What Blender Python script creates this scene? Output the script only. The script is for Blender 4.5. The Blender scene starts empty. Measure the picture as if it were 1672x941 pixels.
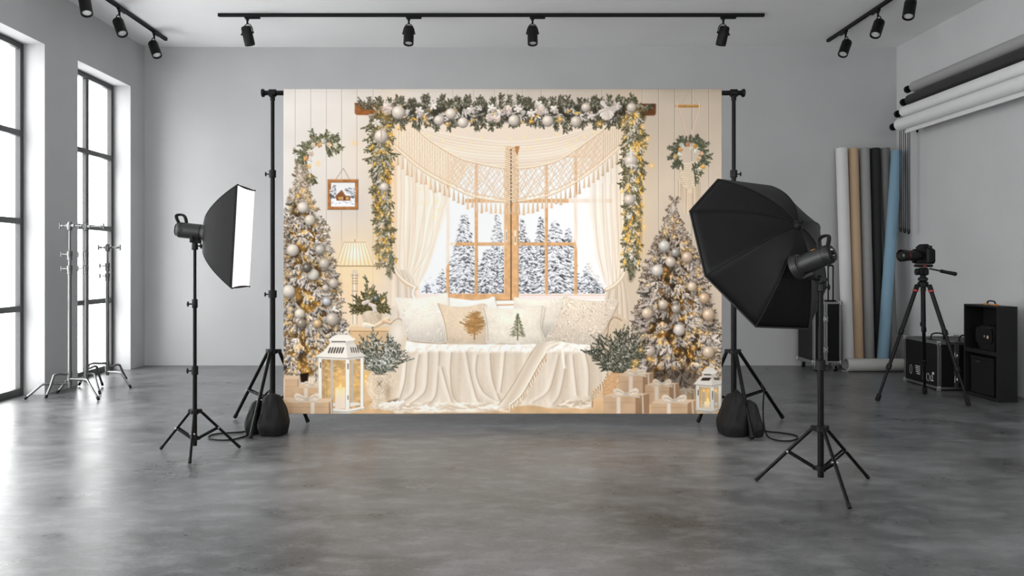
import bpy, bmesh, math, random
import numpy as np
from mathutils import Vector, Matrix

# ---------------------------------------------------------------- camera, sky, exposure
SC = bpy.context.scene
COL = SC.collection
F, CX, CY, EYE = 1300.0, 805.0, 430.0, 1.3     # focal length and principal point in pixels of the 1672 x 941 frame
cam_d = bpy.data.cameras.new('camera'); cam = bpy.data.objects.new('camera', cam_d); COL.objects.link(cam)
cam.location = (0, 0, EYE); cam.rotation_euler = (math.pi/2, 0, 0)
cam_d.sensor_width = 36; cam_d.sensor_fit = 'HORIZONTAL'; cam_d.lens = 36*F/1672
cam_d.shift_x = (836-CX)/1672; cam_d.shift_y = -(470.5-CY)/1672
cam_d.clip_start = .05
SC.camera = cam

SKY, SOFT, OCTA = 10.0, .8, 5.0
world = bpy.data.worlds.new('overcast_sky'); SC.world = world; world.use_nodes = True
wt = world.node_tree; bg = wt.nodes['Background']; bg.inputs[1].default_value = SKY
wg = wt.nodes.new('ShaderNodeTexCoord'); ws = wt.nodes.new('ShaderNodeSeparateXYZ'); wr = wt.nodes.new('ShaderNodeValToRGB')
wt.links.new(wg.outputs['Generated'], ws.inputs[0]); wt.links.new(ws.outputs[2], wr.inputs[0]); wt.links.new(wr.outputs[0], bg.inputs[0])
wr.color_ramp.elements[0].position = 0; wr.color_ramp.elements[0].color = (.62, .62, .625, 1)
wr.color_ramp.elements[1].position = .5; wr.color_ramp.elements[1].color = (1, 1, 1, 1)
SC.view_settings.view_transform = 'Standard'; SC.view_settings.look = 'None'
SC.view_settings.exposure = 0.12; SC.view_settings.gamma = 1.0; SC.view_settings.use_curve_mapping = False
SC.cycles.max_bounces = 10; SC.cycles.diffuse_bounces = 7; SC.cycles.glossy_bounces = 4; SC.cycles.transparent_max_bounces = 12
SC.cycles.sample_clamp_indirect = 6.0; SC.cycles.caustics_reflective = False; SC.cycles.caustics_refractive = False
SC.cycles.use_denoising = True

# room, metres: camera at the origin looking along +Y
XL, XR, YB, YF, ZC = -4.43, 5.13, 10.12, -2.6, 4.048
REC = .205                                      # depth of the window recesses
WTOP = 3.465
WINS = [(8.494, 9.73, 2), (5.925, 7.867, 3), (3.36, 5.30, 3), (.80, 2.74, 3), (-1.76, .18, 3)]   # y from, y to, panes across

FILL_WINS = [(-4.0, -1.2), (-.9, 1.9), (2.2, 5.0)]  # unseen windows added behind the camera as fill light, x from, x to
for x0, x1 in FILL_WINS:
    ld = bpy.data.lights.new('window_portal', 'AREA'); ld.shape = 'RECTANGLE'; ld.size = x1-x0; ld.size_y = 1.9; ld.cycles.is_portal = True
    lo = bpy.data.objects.new('window_portal', ld); COL.objects.link(lo)
    lo.location = ((x0+x1)/2, YF-.16, 2.65); lo.rotation_euler = (math.pi/2, 0, 0)
for y0, y1, n in WINS:                          # daylight sampling at the window openings
    ld = bpy.data.lights.new('window_portal', 'AREA'); ld.shape = 'RECTANGLE'; ld.size = WTOP; ld.size_y = y1-y0; ld.cycles.is_portal = True
    lo = bpy.data.objects.new('window_portal', ld); COL.objects.link(lo)
    lo.location = (XL-REC-.04, (y0+y1)/2, WTOP/2); lo.rotation_euler = (0, -math.pi/2, 0)
# ---------------------------------------------------------------- materials
def mat(name, col, rough=.5, metal=0., var=.06, scale=30., bump=0., bscale=200., spec=.5, sheen=0., emit=None, estr=0.):
    m = bpy.data.materials.new(name); m.use_nodes = True; nt = m.node_tree; b = nt.nodes['Principled BSDF']
    b.inputs['Roughness'].default_value = rough; b.inputs['Metallic'].default_value = metal
    b.inputs['Specular IOR Level'].default_value = spec
    if sheen: b.inputs['Sheen Weight'].default_value = sheen
    tc = nt.nodes.new('ShaderNodeTexCoord'); no = nt.nodes.new('ShaderNodeTexNoise'); no.inputs['Scale'].default_value = scale; no.inputs['Detail'].default_value = 4
    nt.links.new(tc.outputs['Object'], no.inputs['Vector'])
    rp = nt.nodes.new('ShaderNodeValToRGB'); e = rp.color_ramp.elements
    e[0].position = .3; e[1].position = .7
    e[0].color = tuple(max(0, c*(1-var)) for c in col)+(1,); e[1].color = tuple(min(1, c*(1+var)) for c in col)+(1,)
    nt.links.new(no.outputs['Fac'], rp.inputs[0]); nt.links.new(rp.outputs[0], b.inputs['Base Color'])
    if bump:
        n2 = nt.nodes.new('ShaderNodeTexNoise'); n2.inputs['Scale'].default_value = bscale; n2.inputs['Detail'].default_value = 3
        nt.links.new(tc.outputs['Object'], n2.inputs['Vector'])
        bp = nt.nodes.new('ShaderNodeBump'); bp.inputs['Strength'].default_value = bump; bp.inputs['Distance'].default_value = .01
        nt.links.new(n2.outputs['Fac'], bp.inputs['Height']); nt.links.new(bp.outputs[0], b.inputs['Normal'])
    if emit: b.inputs['Emission Color'].default_value = tuple(emit)+(1,); b.inputs['Emission Strength'].default_value = estr
    return m

def g(v): return (v, v, v*1.005)
M = {
    'wall': mat('painted_plaster', (.53, .533, .537), .85, var=.035, scale=1.3, bump=.04, bscale=60, spec=.2),
    'wall_lit': mat('painted_plaster_lit', (.66, .663, .665), .85, var=.035, scale=1.3, bump=.04, bscale=60, spec=.2),  # same wall plaster made lighter: window light on the right wall painted in
    'ceil': mat('ceiling_plaster', (.88, .88, .882), .9, var=.03, scale=.9, bump=.03, bscale=60, spec=.15),
    'black': mat('black_powder_coat', g(.003), .36, var=.05, spec=.16),
    'rubber': mat('black_rubber', g(.006), .7, spec=.22), 'plastic': mat('black_plastic', g(.005), .45, var=.05, spec=.22),
    'strobe': mat('charcoal_plastic', g(.017), .40, var=.1, bump=.04, bscale=500),
    'chrome': mat('polished_steel', g(.2), .36, 1., var=.05), 'alu': mat('brushed_aluminium', g(.42), .36, 1., var=.12, scale=60),
    'screw': mat('steel_screw', g(.5), .3, 1.),
    'nylon': mat('black_nylon', g(.006), .6, var=.15, scale=12, bump=.12, bscale=60, spec=.22),
    'softskin': mat('black_ripstop', g(.006), .48, var=.1, scale=8, bump=.05, bscale=14, spec=.16),
    'piping': mat('black_piping', g(.004), .5, spec=.22), 'seam': mat('grey_seam', g(.02), .5),
    'bag': mat('black_cordura', g(.005), .75, var=.3, scale=25, bump=.35, bscale=35, spec=.3),
    'frame': mat('dark_grey_window_metal', g(.06), .4, .3),
    'track': mat('black_aluminium', g(.007), .45, spec=.22), 'lens': mat('frosted_lamp_glass', (.62, .62, .62), .25),
    'panel': mat('black_laminate', g(.005), .45, var=.2, bump=.08, bscale=300, spec=.22), 'shelf': mat('black_shelf_board', g(.009), .5, var=.1, spec=.22),
    'fabricbox': mat('black_storage_fabric', g(.008), .8, bump=.1, bscale=200, spec=.22),
    'orange': mat('orange_plastic', (.75, .28, .04), .5), 'red': mat('red_accent', (.55, .03, .03), .4), 'label': mat('white_print', g(.6), .6),
    'brass': mat('brass_clip', (.8, .6, .3), .35, .6), 'glass_d': mat('dark_lens_glass', g(.01), .08),
    'white_roll': mat('white_paper', (.72, .72, .715), .8, var=.015, scale=6), 'tan': mat('tan_paper', (.56, .40, .26), .8, var=.015, scale=6), 'grey': mat('grey_paper', (.33, .33, .325), .8, var=.015, scale=6),
    'grey2': mat('dark_grey_paper', (.20, .20, .195), .8, var=.015, scale=6), 'blackp': mat('black_paper', g(.02), .8, var=.015, scale=6), 'blue': mat('blue_paper', (.23, .38, .50), .75, var=.015, scale=6),
    'rollgrey': mat('light_grey_paper', (.40, .40, .395), .8, var=.015, scale=6), 'rollwhite': mat('white_vinyl', (.86, .86, .86), .55, var=.015, scale=6), 'rollblack': mat('black_vinyl', g(.028), .5, var=.015, scale=6),
    'core': mat('cardboard_core', (.30, .25, .2), .9), 'floorroll': mat('pale_grey_paper', (.46, .46, .44), .85, var=.015, scale=6),
    'diff': mat('lit_diffusion_cloth', (.9, .9, .9), .8, emit=(1, 1, 1), estr=SOFT),
    'diff2': mat('lit_octagonal_diffusion_cloth', (.9, .9, .9), .8, emit=(1, .985, .96), estr=OCTA),
    'edge': mat('white_trim_tape', (.85, .85, .85), .7),
}

# polished concrete floor
def concrete():
    m = bpy.data.materials.new('polished_concrete'); m.use_nodes = True; nt = m.node_tree; b = nt.nodes['Principled BSDF']; L = nt.links.new
    tc = nt.nodes.new('ShaderNodeTexCoord')
    def noise(s, d, sy=1., rough=.55, off=0.):
        mp = nt.nodes.new('ShaderNodeMapping'); mp.inputs['Scale'].default_value = (1, sy, 1); mp.inputs['Location'].default_value = (off, off, off); L(tc.outputs['Object'], mp.inputs[0])
        n = nt.nodes.new('ShaderNodeTexNoise'); n.inputs['Scale'].default_value = s; n.inputs['Detail'].default_value = d; n.inputs['Roughness'].default_value = rough
        L(mp.outputs[0], n.inputs['Vector']); return n.outputs['Fac']
    def ramp(fac, lo, hi, a, c):
        r = nt.nodes.new('ShaderNodeMapRange'); r.interpolation_type = 'SMOOTHSTEP'
        for i, v in enumerate((lo, hi, a, c)): r.inputs[i+1].default_value = v
        L(fac, r.inputs[0]); return r.outputs[0]
    def add(x, y):
        q = nt.nodes.new('ShaderNodeMath'); q.operation = 'ADD'; L(x, q.inputs[0]); L(y, q.inputs[1]); return q.outputs[0]
    big = ramp(noise(.5, 3, 1.2), .34, .66, -.02, .02)
    mid = ramp(noise(2.4, 8, 1.7, .62, 3.), .33, .67, -.034, .036)
    vein = ramp(noise(5.5, 9, 1.9, .68, 9.), .48, .62, -.006, .034)
    fine = ramp(noise(70, 4, 1.4, .6), .3, .7, -.014, .014)
    base = nt.nodes.new('ShaderNodeValue'); base.outputs[0].default_value = .118
    v = add(add(add(add(base.outputs[0], big), mid), vein), fine)
    cc = nt.nodes.new('ShaderNodeCombineColor'); 
    for i, k in enumerate((.985, .995, 1.015)):
        q = nt.nodes.new('ShaderNodeMath'); q.operation = 'MULTIPLY'; q.inputs[1].default_value = k; L(v, q.inputs[0]); L(q.outputs[0], cc.inputs[i])
    L(cc.outputs[0], b.inputs['Base Color'])
    L(ramp(noise(2.4, 8, 1.7, .62, 3.), .3, .7, .27, .37), b.inputs['Roughness'])
    bp = nt.nodes.new('ShaderNodeBump'); bp.inputs['Strength'].default_value = .22; bp.inputs['Distance'].default_value = .004
    L(noise(7, 6, 1.5, .6, 5.), bp.inputs['Height']); L(bp.outputs[0], b.inputs['Normal'])
    b.inputs['Specular IOR Level'].default_value = .45
    return m
M['floor'] = concrete()

def pane_glass():
    m = bpy.data.materials.new('window_glass'); m.use_nodes = True; nt = m.node_tree
    for n in list(nt.nodes): nt.nodes.remove(n)
    o = nt.nodes.new('ShaderNodeOutputMaterial'); t = nt.nodes.new('ShaderNodeBsdfTransparent'); t.inputs[0].default_value = (.96, .965, .965, 1)
    gl = nt.nodes.new('ShaderNodeBsdfGlossy'); gl.inputs['Roughness'].default_value = .02
    lw = nt.nodes.new('ShaderNodeLayerWeight'); pw = nt.nodes.new('ShaderNodeMath'); pw.operation = 'POWER'; pw.inputs[1].default_value = 5
    f = nt.nodes.new('ShaderNodeMath'); f.operation = 'MULTIPLY_ADD'; f.inputs[1].default_value = .9; f.inputs[2].default_value = .04; mx = nt.nodes.new('ShaderNodeMixShader')
    nt.links.new(lw.outputs['Facing'], pw.inputs[0]); nt.links.new(pw.outputs[0], f.inputs[0]); nt.links.new(f.outputs[0], mx.inputs[0]); nt.links.new(t.outputs[0], mx.inputs[1]); nt.links.new(gl.outputs[0], mx.inputs[2]); nt.links.new(mx.outputs[0], o.inputs[0])
    return m
M['glass'] = pane_glass()

# ---------------------------------------------------------------- mesh building
def P(px, py, y):
    """the point at depth y that stands at this place of the frame"""
    return Vector(((px-CX)/F*y, y, EYE+(CY-py)/F*y))

def frame_of(d):
    d = Vector(d).normalized(); u = Vector((0, 0, 1)) if abs(d.z) < .9 else Vector((1, 0, 0))
    a = d.cross(u).normalized(); return a, a.cross(d).normalized(), d

class MB:
    def __init__(s): s.v = []; s.f = []
    def add(s, vs, fs):
        b = len(s.v); s.v += [Vector(x) for x in vs]; s.f += [tuple(b+i for i in q) for q in fs]; return s
    def rings(s, rings, closed=False, cap=True):
        n = len(rings[0]); b = len(s.v)
        for r in rings: s.v += [Vector(x) for x in r]
        m = len(rings)
        for i in range(m if closed else m-1):
            for j in range(n):
                k = (j+1) % n; i2 = (i+1) % m
                s.f.append((b+i*n+j, b+i*n+k, b+i2*n+k, b+i2*n+j))
        if cap and not closed: s.f.append(tuple(b+j for j in range(n))[::-1]); s.f.append(tuple(b+(m-1)*n+j for j in range(n)))
        return s
    def tube(s, p0, p1, r0, r1=None, n=14):
        r1 = r0 if r1 is None else r1; p0, p1 = Vector(p0), Vector(p1); a, b, d = frame_of(p1-p0)
        return s.rings([[p+(a*math.cos(t)+b*math.sin(t))*r for t in [2*math.pi*j/n for j in range(n)]] for p, r in ((p0, r0), (p1, r1))])
    def lathe(s, o, d, prof, n=28, cap=True):
        """prof: (distance along d, radius)"""
        o = Vector(o); a, b, d = frame_of(d)
        return s.rings([[o+d*h+(a*math.cos(t)+b*math.sin(t))*max(r, 1e-4) for t in [2*math.pi*j/n for j in range(n)]] for h, r in prof], cap=cap)
    def path(s, pts, r, n=8, closed=False):
        pts = [Vector(p) for p in pts]; m = len(pts); rings = []; a = None
        for i in range(m):
            d = (pts[(i+1) % m]-pts[i-1]) if closed or 0 < i < m-1 else (pts[1]-pts[0] if i == 0 else pts[-1]-pts[-2])
            d.normalize()
            if a is None: a, b, _ = frame_of(d)
            a = (a-d*a.dot(d)).normalized(); b = d.cross(a)
            rr = r[i] if isinstance(r, (list, tuple)) else r
            rings.append([pts[i]+(a*math.cos(t)+b*math.sin(t))*rr for t in [2*math.pi*j/n for j in range(n)]])
        return s.rings(rings, closed)
    def box(s, c, sz, ax=None, bev=0.):
        """box of size sz at centre c on the axes ax, its edges chamfered by bev"""
        c = Vector(c); X, Y, Z = ax if ax else (Vector((1, 0, 0)), Vector((0, 1, 0)), Vector((0, 0, 1)))
        hx, hy, hz = sz[0]/2, sz[1]/2, sz[2]/2; bev = min(bev, hx*.9, hy*.9, hz*.9)
        if bev <= 0:
            vs = [c+X*(hx*i)+Y*(hy*j)+Z*(hz*k) for k in (-1, 1) for j in (-1, 1) for i in (-1, 1)]
            return s.add(vs, [(0, 2, 3, 1), (4, 5, 7, 6), (0, 1, 5, 4), (2, 6, 7, 3), (0, 4, 6, 2), (1, 3, 7, 5)])
        def ring(ix, iy, z): 
            e = bev
            q = [(-ix, -iy+e), (-ix+e, -iy), (ix-e, -iy), (ix, -iy+e), (ix, iy-e), (ix-e, iy), (-ix+e, iy), (-ix, iy-e)]
            return [c+X*a+Y*b+Z*z for a, b in q]
        return s.rings([ring(hx-bev, hy-bev, -hz), ring(hx, hy, -hz+bev), ring(hx, hy, hz-bev), ring(hx-bev, hy-bev, hz)])
    def span(s, a, b, bev=0.):
        a, b = Vector(a), Vector(b); return s.box((a+b)/2, [abs(b[i]-a[i]) for i in range(3)], None, bev)
    def ball(s, c, r, n=14):
        m = n//2; sc = r if isinstance(r, (tuple, list)) else (r, r, r)
        return s.rings([[Vector(c)+Vector((sc[0]*math.sin(ph)*math.cos(t), sc[1]*math.sin(ph)*math.sin(t), sc[2]*math.cos(ph))) for t in [2*math.pi*j/n for j in range(n)]] for ph in [max(.02, min(math.pi-.02, math.pi*i/m)) for i in range(m+1)]])

def base_of(o):
    v = Vector((0, 0, 0))
    while o: v += Vector(o.location); o = o.parent
    return v

def props(o, label=None, cat=None, group=None, kind=None):
    for k, v in (('label', label), ('category', cat), ('group', group), ('kind', kind)):
        if v: o[k] = v
    return o

def obj(name, mb, m, parent=None, label=None, cat=None, group=None, kind=None, smooth=35, solid=0.):
    """links ONE mesh object; the shape is given in room coordinates"""
    me = bpy.data.meshes.new(name)
    if parent: off = base_of(parent); loc = Vector((0, 0, 0))
    else:
        lo = [min(v[i] for v in mb.v) for i in range(3)]; hi = [max(v[i] for v in mb.v) for i in range(3)]
        off = loc = Vector(((lo[0]+hi[0])/2, (lo[1]+hi[1])/2, lo[2]))
    me.from_pydata([v-off for v in mb.v], [], mb.f); me.update()
    bm = bmesh.new(); bm.from_mesh(me); bmesh.ops.recalc_face_normals(bm, faces=bm.faces); bm.to_mesh(me); bm.free()
    me.materials.append(M[m] if isinstance(m, str) else m)
    if smooth:
        me.polygons.foreach_set('use_smooth', [True]*len(me.polygons)); me.set_sharp_from_angle(angle=math.radians(smooth))
    o = bpy.data.objects.new(name, me); COL.objects.link(o); o.location = loc; o.parent = parent
    if solid:
        md = o.modifiers.new('thickness', 'SOLIDIFY'); md.thickness = solid; md.offset = 0
    return props(o, label, cat, group, kind)

def thing(name, loc, label, cat, group=None):
    o = bpy.data.objects.new(name, None); COL.objects.link(o); o.location = loc; o.empty_display_size = .1
    return props(o, label, cat, group)

def copy_thing(o, loc, label, parent=None):
    c = o.copy(); COL.objects.link(c)
    if parent is None: c.location = loc; c['label'] = label
    else: c.parent = parent
    for ch in list(o.children): copy_thing(ch, None, None, c)
    return c

def spline(pts, n=8):
    P_ = [Vector(p) for p in pts]; P_ = [P_[0]]+P_+[P_[-1]]; out = []
    for i in range(1, len(P_)-2):
        for k in range(n):
            t = k/n; out.append(.5*(2*P_[i]+(P_[i+1]-P_[i-1])*t+(2*P_[i-1]-5*P_[i]+4*P_[i+1]-P_[i+2])*t*t+(3*P_[i]-P_[i-1]-3*P_[i+1]+P_[i+2])*t**3))
    out.append(P_[-2]); return out

def struct(name, mb, m, parent=None, smooth=0): return obj(name, mb, m, parent, kind='structure', smooth=smooth)

# ---------------------------------------------------------------- the room
TH = .34
struct('floor', MB().span((XL-REC-.05, YF-.3, -.12), (XR+.3, YB+.3, 0)), 'floor')
struct('ceiling', MB().span((XL-.34, YF-.3, ZC), (XR+.3, YB+.3, ZC+.15)), 'ceil')
struct('wall_back', MB().span((XL, YB, 0), (XR, YB+.2, ZC)), 'wall')
struct('wall_right', MB().span((XR, YF, 0), (XR+.2, YB, ZC)), 'wall_lit')
w = MB().span((XL, YF-.2, 0), (XR, YF, 1.7)).span((XL, YF-.2, 3.6), (XR, YF, ZC)); prev = XL
for x0, x1 in FILL_WINS: w.span((prev, YF-.2, 1.7), (x0, YF, 3.6)); prev = x1
w.span((prev, YF-.2, 1.7), (XR, YF, 3.6)); struct('wall_front', w, 'wall')
for i, (x0, x1) in enumerate(FILL_WINS):  # frames of the added fill windows, out of view
    fr = MB()
    for k in range(5): c = x0+.03+(x1-x0-.06)*k/4; fr.span((c-.026, YF-.15, 1.703), (c+.026, YF-.11, 3.597))
    for z in (1.73, 2.65, 3.57): fr.span((x0+.004, YF-.148, z-.024), (x1-.004, YF-.108, z+.024))
    wf = struct('window_%d' % (i+6), fr, 'frame'); struct('window_pane', MB().span((x0+.02, YF-.132, 1.72), (x1-.02, YF-.128, 3.58)), 'glass', wf)
w = MB(); ys = sorted(WINS); prev = YF
for y0, y1, n in ys:
    w.span((XL-TH, prev, 0), (XL, y0, ZC)); w.span((XL-TH, y0, WTOP), (XL, y1, ZC)); prev = y1
w.span((XL-TH, prev, 0), (XL, YB+.2, ZC))
struct('wall_left', w, 'wall')
for i, (y0, y1, n) in enumerate(WINS):
    x = XL-REC; fr = MB(); t = .056
    e = .003
    for a, b in ((y0+e, y0+t), (y1-t, y1-e)): fr.span((x-t, a, 0), (x, b, WTOP-e), .004)
    fr.span((x-t, y0+t, WTOP-t), (x, y1-t, WTOP-e), .004); fr.span((x-t, y0+t, 0), (x, y1-t, t+.015), .004)
    for k in range(1, n): c = y0+(y1-y0)*k/n; fr.span((x-t+.005, c-.031, t+.015), (x-.004, c+.031, WTOP-t), .004)
    for k in range(1, 4): z = .862*k-.01; fr.span((x-t+.008, y0+t, z-.029), (x+.006, y1-t, z+.029), .004)
    wf = struct('window_%d' % (i+1), fr, 'frame')
    struct('window_pane', MB().span((x-.026, y0+t, t), (x-.022, y1-t, WTOP-t)), 'glass', wf)

# ---------------------------------------------------------------- track lighting
def rail(p0, p1, label):
    p0, p1 = Vector(p0), Vector(p1); d = (p1-p0).normalized(); a = Vector((0, 0, 1)).cross(d); c = (p0+p1)/2
    r = thing('track_rail', c, label, 'lighting track', 'ceiling track rails')
    L = (p1-p0).length
    m = MB()
    for s in (-1, 1): m.box(c+a*(s*.0155), (L, .007, .034), (d, a, Vector((0, 0, 1))), .002)
    m.box(c+Vector((0, 0, .012)), (L, .037, .009), (d, a, Vector((0, 0, 1))), .002); m.box(c-Vector((0, 0, .004)), (L-.01, .006, .02), (d, a, Vector((0, 0, 1))))
    obj('rail_channel', m, 'track', r)
    for q, s in ((p0, -1), (p1, 1)): obj('end_cap', MB().box(q+d*(s*.006), (.012, .04, .036), (d, a, Vector((0, 0, 1))), .003), 'plastic', r)

def spot(p, raild, aim, label, L=.205, r=.056):
    """p: point under the rail; aim: direction the lamp looks"""
    p = Vector(p); d = Vector(raild).normalized(); z = Vector((0, 0, 1)); a = z.cross(d); aim = Vector(aim).normalized()
    t = thing('track_spotlight', p, label, 'spotlight', 'black track spotlights')
    obj('adapter', MB().box(p+d*.055-z*.012, (.17, .034, .024), (d, a, z), .004), 'plastic', t)
    s0 = p-z*.022; c = p-z*.185
    obj('stem', MB().tube(s0, s0-z*.06, .011).tube(s0-z*.0, s0-z*.018, .018), 'plastic', t)
    side = aim.cross(d)
    ax = side.cross(aim).normalized() if side.length > .1 else a
    ax = (d-aim*aim.dot(d)).normalized()
    top = s0-z*.058
    yk = [c+ax*(r+.006)]
    for k in range(1, 12):
        f = k/12*math.pi; yk.append(c+ax*((r+.006)*math.cos(f))+(top-c)*math.sin(f))
    yk.append(c-ax*(r+.006))
    obj('yoke', MB().path(yk, .0055, 8), 'plastic', t)
    for s in (-1, 1): obj('pivot_knob', MB().tube(c+ax*(s*(r-.004)), c+ax*(s*(r+.015)), .011), 'plastic', t)
    o = c-aim*.075
    b = obj('lamp_housing', MB().lathe(o, aim, [(0, .02), (0, r*.82), (.012, r*.97), (.02, r), (.05, r), (.052, r*.965), (.058, r*.965), (.06, r), (L-.004, r), (L, r*.97), (L, r*.84), (L-.022, r*.80), (L-.024, .01)], 32), 'track', t)
    obj('lamp_glass', MB().lathe(o+aim*(L-.020), aim, [(0, .005), (.001, r*.76), (.004, r*.76), (.007, r*.5), (.006, .005)], 28), 'lens', b)

ZR = ZC-.017
rail((P(358, 22, 8.76).x, 8.76, ZR), (P(1246, 22, 8.76).x, 8.76, ZR), 'long black ceiling track running straight across the room above the backdrop')
rail((-3.97, 5.6, ZR), (-3.99, 9.70, ZR), 'black ceiling track running along the left window wall')
rail((4.11, 5.6, ZR), (4.11, 9.76, ZR), 'black ceiling track running along the right wall above the wall mounted rolls')
zs = ZR-.017
for px, aim, lab in ((404, (.19, .14, -1), 'outermost left spotlight on the cross track, tilted right, lens hidden'), (667.5, (0, -.28, -1), 'second spotlight from the left on the cross track, left of centre, lens showing'),
                     (869.5, (0, -.28, -1), 'third spotlight from the left on the cross track, right of centre, lens showing'), (1181, (-.2, .14, -1), 'outermost right spotlight on the cross track, tilted left, lens hidden')):
    spot((P(px, 22, 8.76).x, 8.76, zs), (1, 0, 0), aim, lab)
for y, aim, lab in ((9.33, (.50, -.42, -1), 'spotlight at the far end of the left wall track near the corner'), (8.46, (.52, -.45, -1), 'second spotlight from the far end of the left wall track, above the pier'), (7.75, (.35, -.4, -1), 'spotlight on the left wall track cut off by the top of the photo')):
    spot((-3.97, y, zs), (0, 1, 0), aim, lab)
for y, aim, lab in ((9.28, (-.5, -.42, -1), 'spotlight at the far end of the right wall track'), (8.5, (-.5, -.45, -1), 'second spotlight from the far end of the right wall track'), (7.85, (-.35, -.4, -1), 'spotlight on the right wall track cut off by the top of the photo')):
    spot((4.11, y, zs), (0, 1, 0), aim, lab)

# ---------------------------------------------------------------- light stands
def knob(p, d, parent, r=.011, L=.036, m='plastic'):
    p = Vector(p); d = Vector(d).normalized(); a, b, _ = frame_of(d)
    k = MB().tube(p, p+d*L*.7, r*.45); k.lathe(p+d*L*.6, d, [(0, r*.5), (.002, r), (L*.35, r), (L*.4, r*.6)], 10)
    k.box(p+d*(L*.8), (r*3.2, r*.8, L*.3), (b, a, d), .002)
    return obj('clamp_knob', k, m, parent)

def collar(p, r, h, parent, name='clamp_collar', m='plastic'):
    return obj(name, MB().lathe(p, (0, 0, 1), [(0, r*.9), (.003, r), (h-.003, r), (h, r*.9)], 20), m, parent)

def tripod_stand(base, feet, zh, zl, joints, ztop, r, label, group, fold=.55, legr=.0098, side=-1):
    """base (x, y); feet: three floor points; zh, zl: heights of the leg hub and of the brace collar; joints: heights of the clamps"""
    bx, by = base; t = thing('light_stand', (bx, by, 0), label, 'tripod stand', group)
    hub = MB().lathe((bx, by, zh-.02), (0, 0, 1), [(0, r*1.5), (.004, r*1.75), (.032, r*1.75), (.036, r*1.5)], 20)
    low = MB().lathe((bx, by, zl-.014), (0, 0, 1), [(0, r*1.3), (.003, r*1.5), (.026, r*1.5), (.03, r*1.3)], 20)
    for f in feet:
        f = Vector((f[0], f[1], 0)); d = (f-Vector((bx, by, 0))).normalized(); s = d.cross(Vector((0, 0, 1)))
        top = Vector((bx, by, zh))+d*(r*2.4); foot = f+Vector((0, 0, legr+.002))
        hub.box(Vector((bx, by, zh))+d*(r*2.0), (r*2.2, .034, .028), (d, s, Vector((0, 0, 1))), .003)
        leg = obj('leg', MB().tube(top, foot, legr), 'black', t)
        obj('rubber_foot', MB().tube(foot+(top-foot).normalized()*.028, foot-(top-foot).normalized()*.004, legr*1.12), 'rubber', leg)
        mid = foot+(top-foot)*fold
        lo = Vector((bx, by, zl))+d*(r*1.8)
        low.box(Vector((bx, by, zl))+d*(r*1.6), (r*1.6, .026, .024), (d, s, Vector((0, 0, 1))), .003)
        br = MB()
        for q in (-1, 1): br.box((lo+mid)/2+s*(q*(legr+.002)), ((mid-lo).length, .0035, .015), ((mid-lo).normalized(), s, s.cross((mid-lo).normalized())), .001)
        obj('brace', br, 'black', t)
        obj('rivet', MB().tube(mid-s*(legr+.008), mid+s*(legr+.008), .006), 'screw', leg)
    obj('hub', hub, 'plastic', t); obj('brace_collar', low, 'plastic', t)
    zz = [zl-.05]+joints+[ztop]; col = MB(); rr = r
    for i in range(len(zz)-1):
        col.tube((bx, by, zz[i]), (bx, by, zz[i+1]+(.0 if i == len(zz)-2 else .01)), rr, n=18); rr *= .84
    obj('pole', col, 'black', t)
    rr = r
    for i, z in enumerate(joints):
        c = collar((bx, by, z-.035), rr*1.5, .06, t); knob((bx+side*rr*1.3, by, z-.008), (side, -.15, 0), c)
        rr *= .84
    return t

GS = 'black light stands with folding legs'
st_soft = tripod_stand((-2.030, 5.42), [(-2.310, 5.541), (-1.962, 5.152), (-1.776, 5.578)], .291, .108, [.575, 1.03], 1.40, .015, 'black tripod stand under the white rectangular softbox on the left', GS)
st_octa = tripod_stand((1.881, 4.57), [(1.566, 4.734), (1.878, 4.194), (2.254, 4.787)], .351, .122, [.72], 1.165, .0175, 'black tripod stand nearest the camera under the octagonal softbox', GS, .56, .010, 1)
GB = 'backdrop support stands'
LX, RX, SY, BZ = -1.753, 1.914, 6.33, 2.654
tripod_stand((LX, SY), [(-2.154, 6.65), (-1.787, 5.87), (-1.50, 6.45)], .60, .215, [1.06, 2.016], BZ-.03, 0.022, 'tall black tripod stand holding the left end of the backdrop crossbar', GB, .42, .0145)
tripod_stand((RX, SY), [(1.662, 6.45), (1.904, 5.85), (2.41, 6.63)], .60, .215, [1.06, 2.016], BZ-.03, .022, 'tall black tripod stand holding the right end of the backdrop crossbar', GB, .42, .0145, 1)

# crossbar and cloth
cb = thing('backdrop_crossbar', ((LX+RX)/2, SY, BZ), 'black horizontal crossbar carrying the printed backdrop between two stands', 'crossbar')
obj('bar', MB().tube((LX-.075, SY, BZ), (RX+.075, SY, BZ), .019, n=20), 'black', cb)
for x, s in ((LX, -1), (RX, 1)):
    e = obj('end_clamp', MB().lathe((x-s*.03, SY, BZ), (s, 0, 0), [(0, .024), (.004, .030), (.055, .030), (.06, .024)], 24).tube((x, SY, BZ-.06), (x, SY, BZ-.02), .020), 'plastic', cb)
    obj('end_knob', MB().lathe((x+s*.062, SY, BZ), (s, 0, 0), [(0, .012), (.003, .030), (.018, .034), (.024, .030), (.026, .01)], 20), 'plastic', cb)
    obj('wing_bolt', MB().tube((x, SY-.02, BZ-.035), (x, SY-.05, BZ-.035), .007).box((x, SY-.055, BZ-.035), (.03, .01, .012), None, .002), 'plastic', e)
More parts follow.
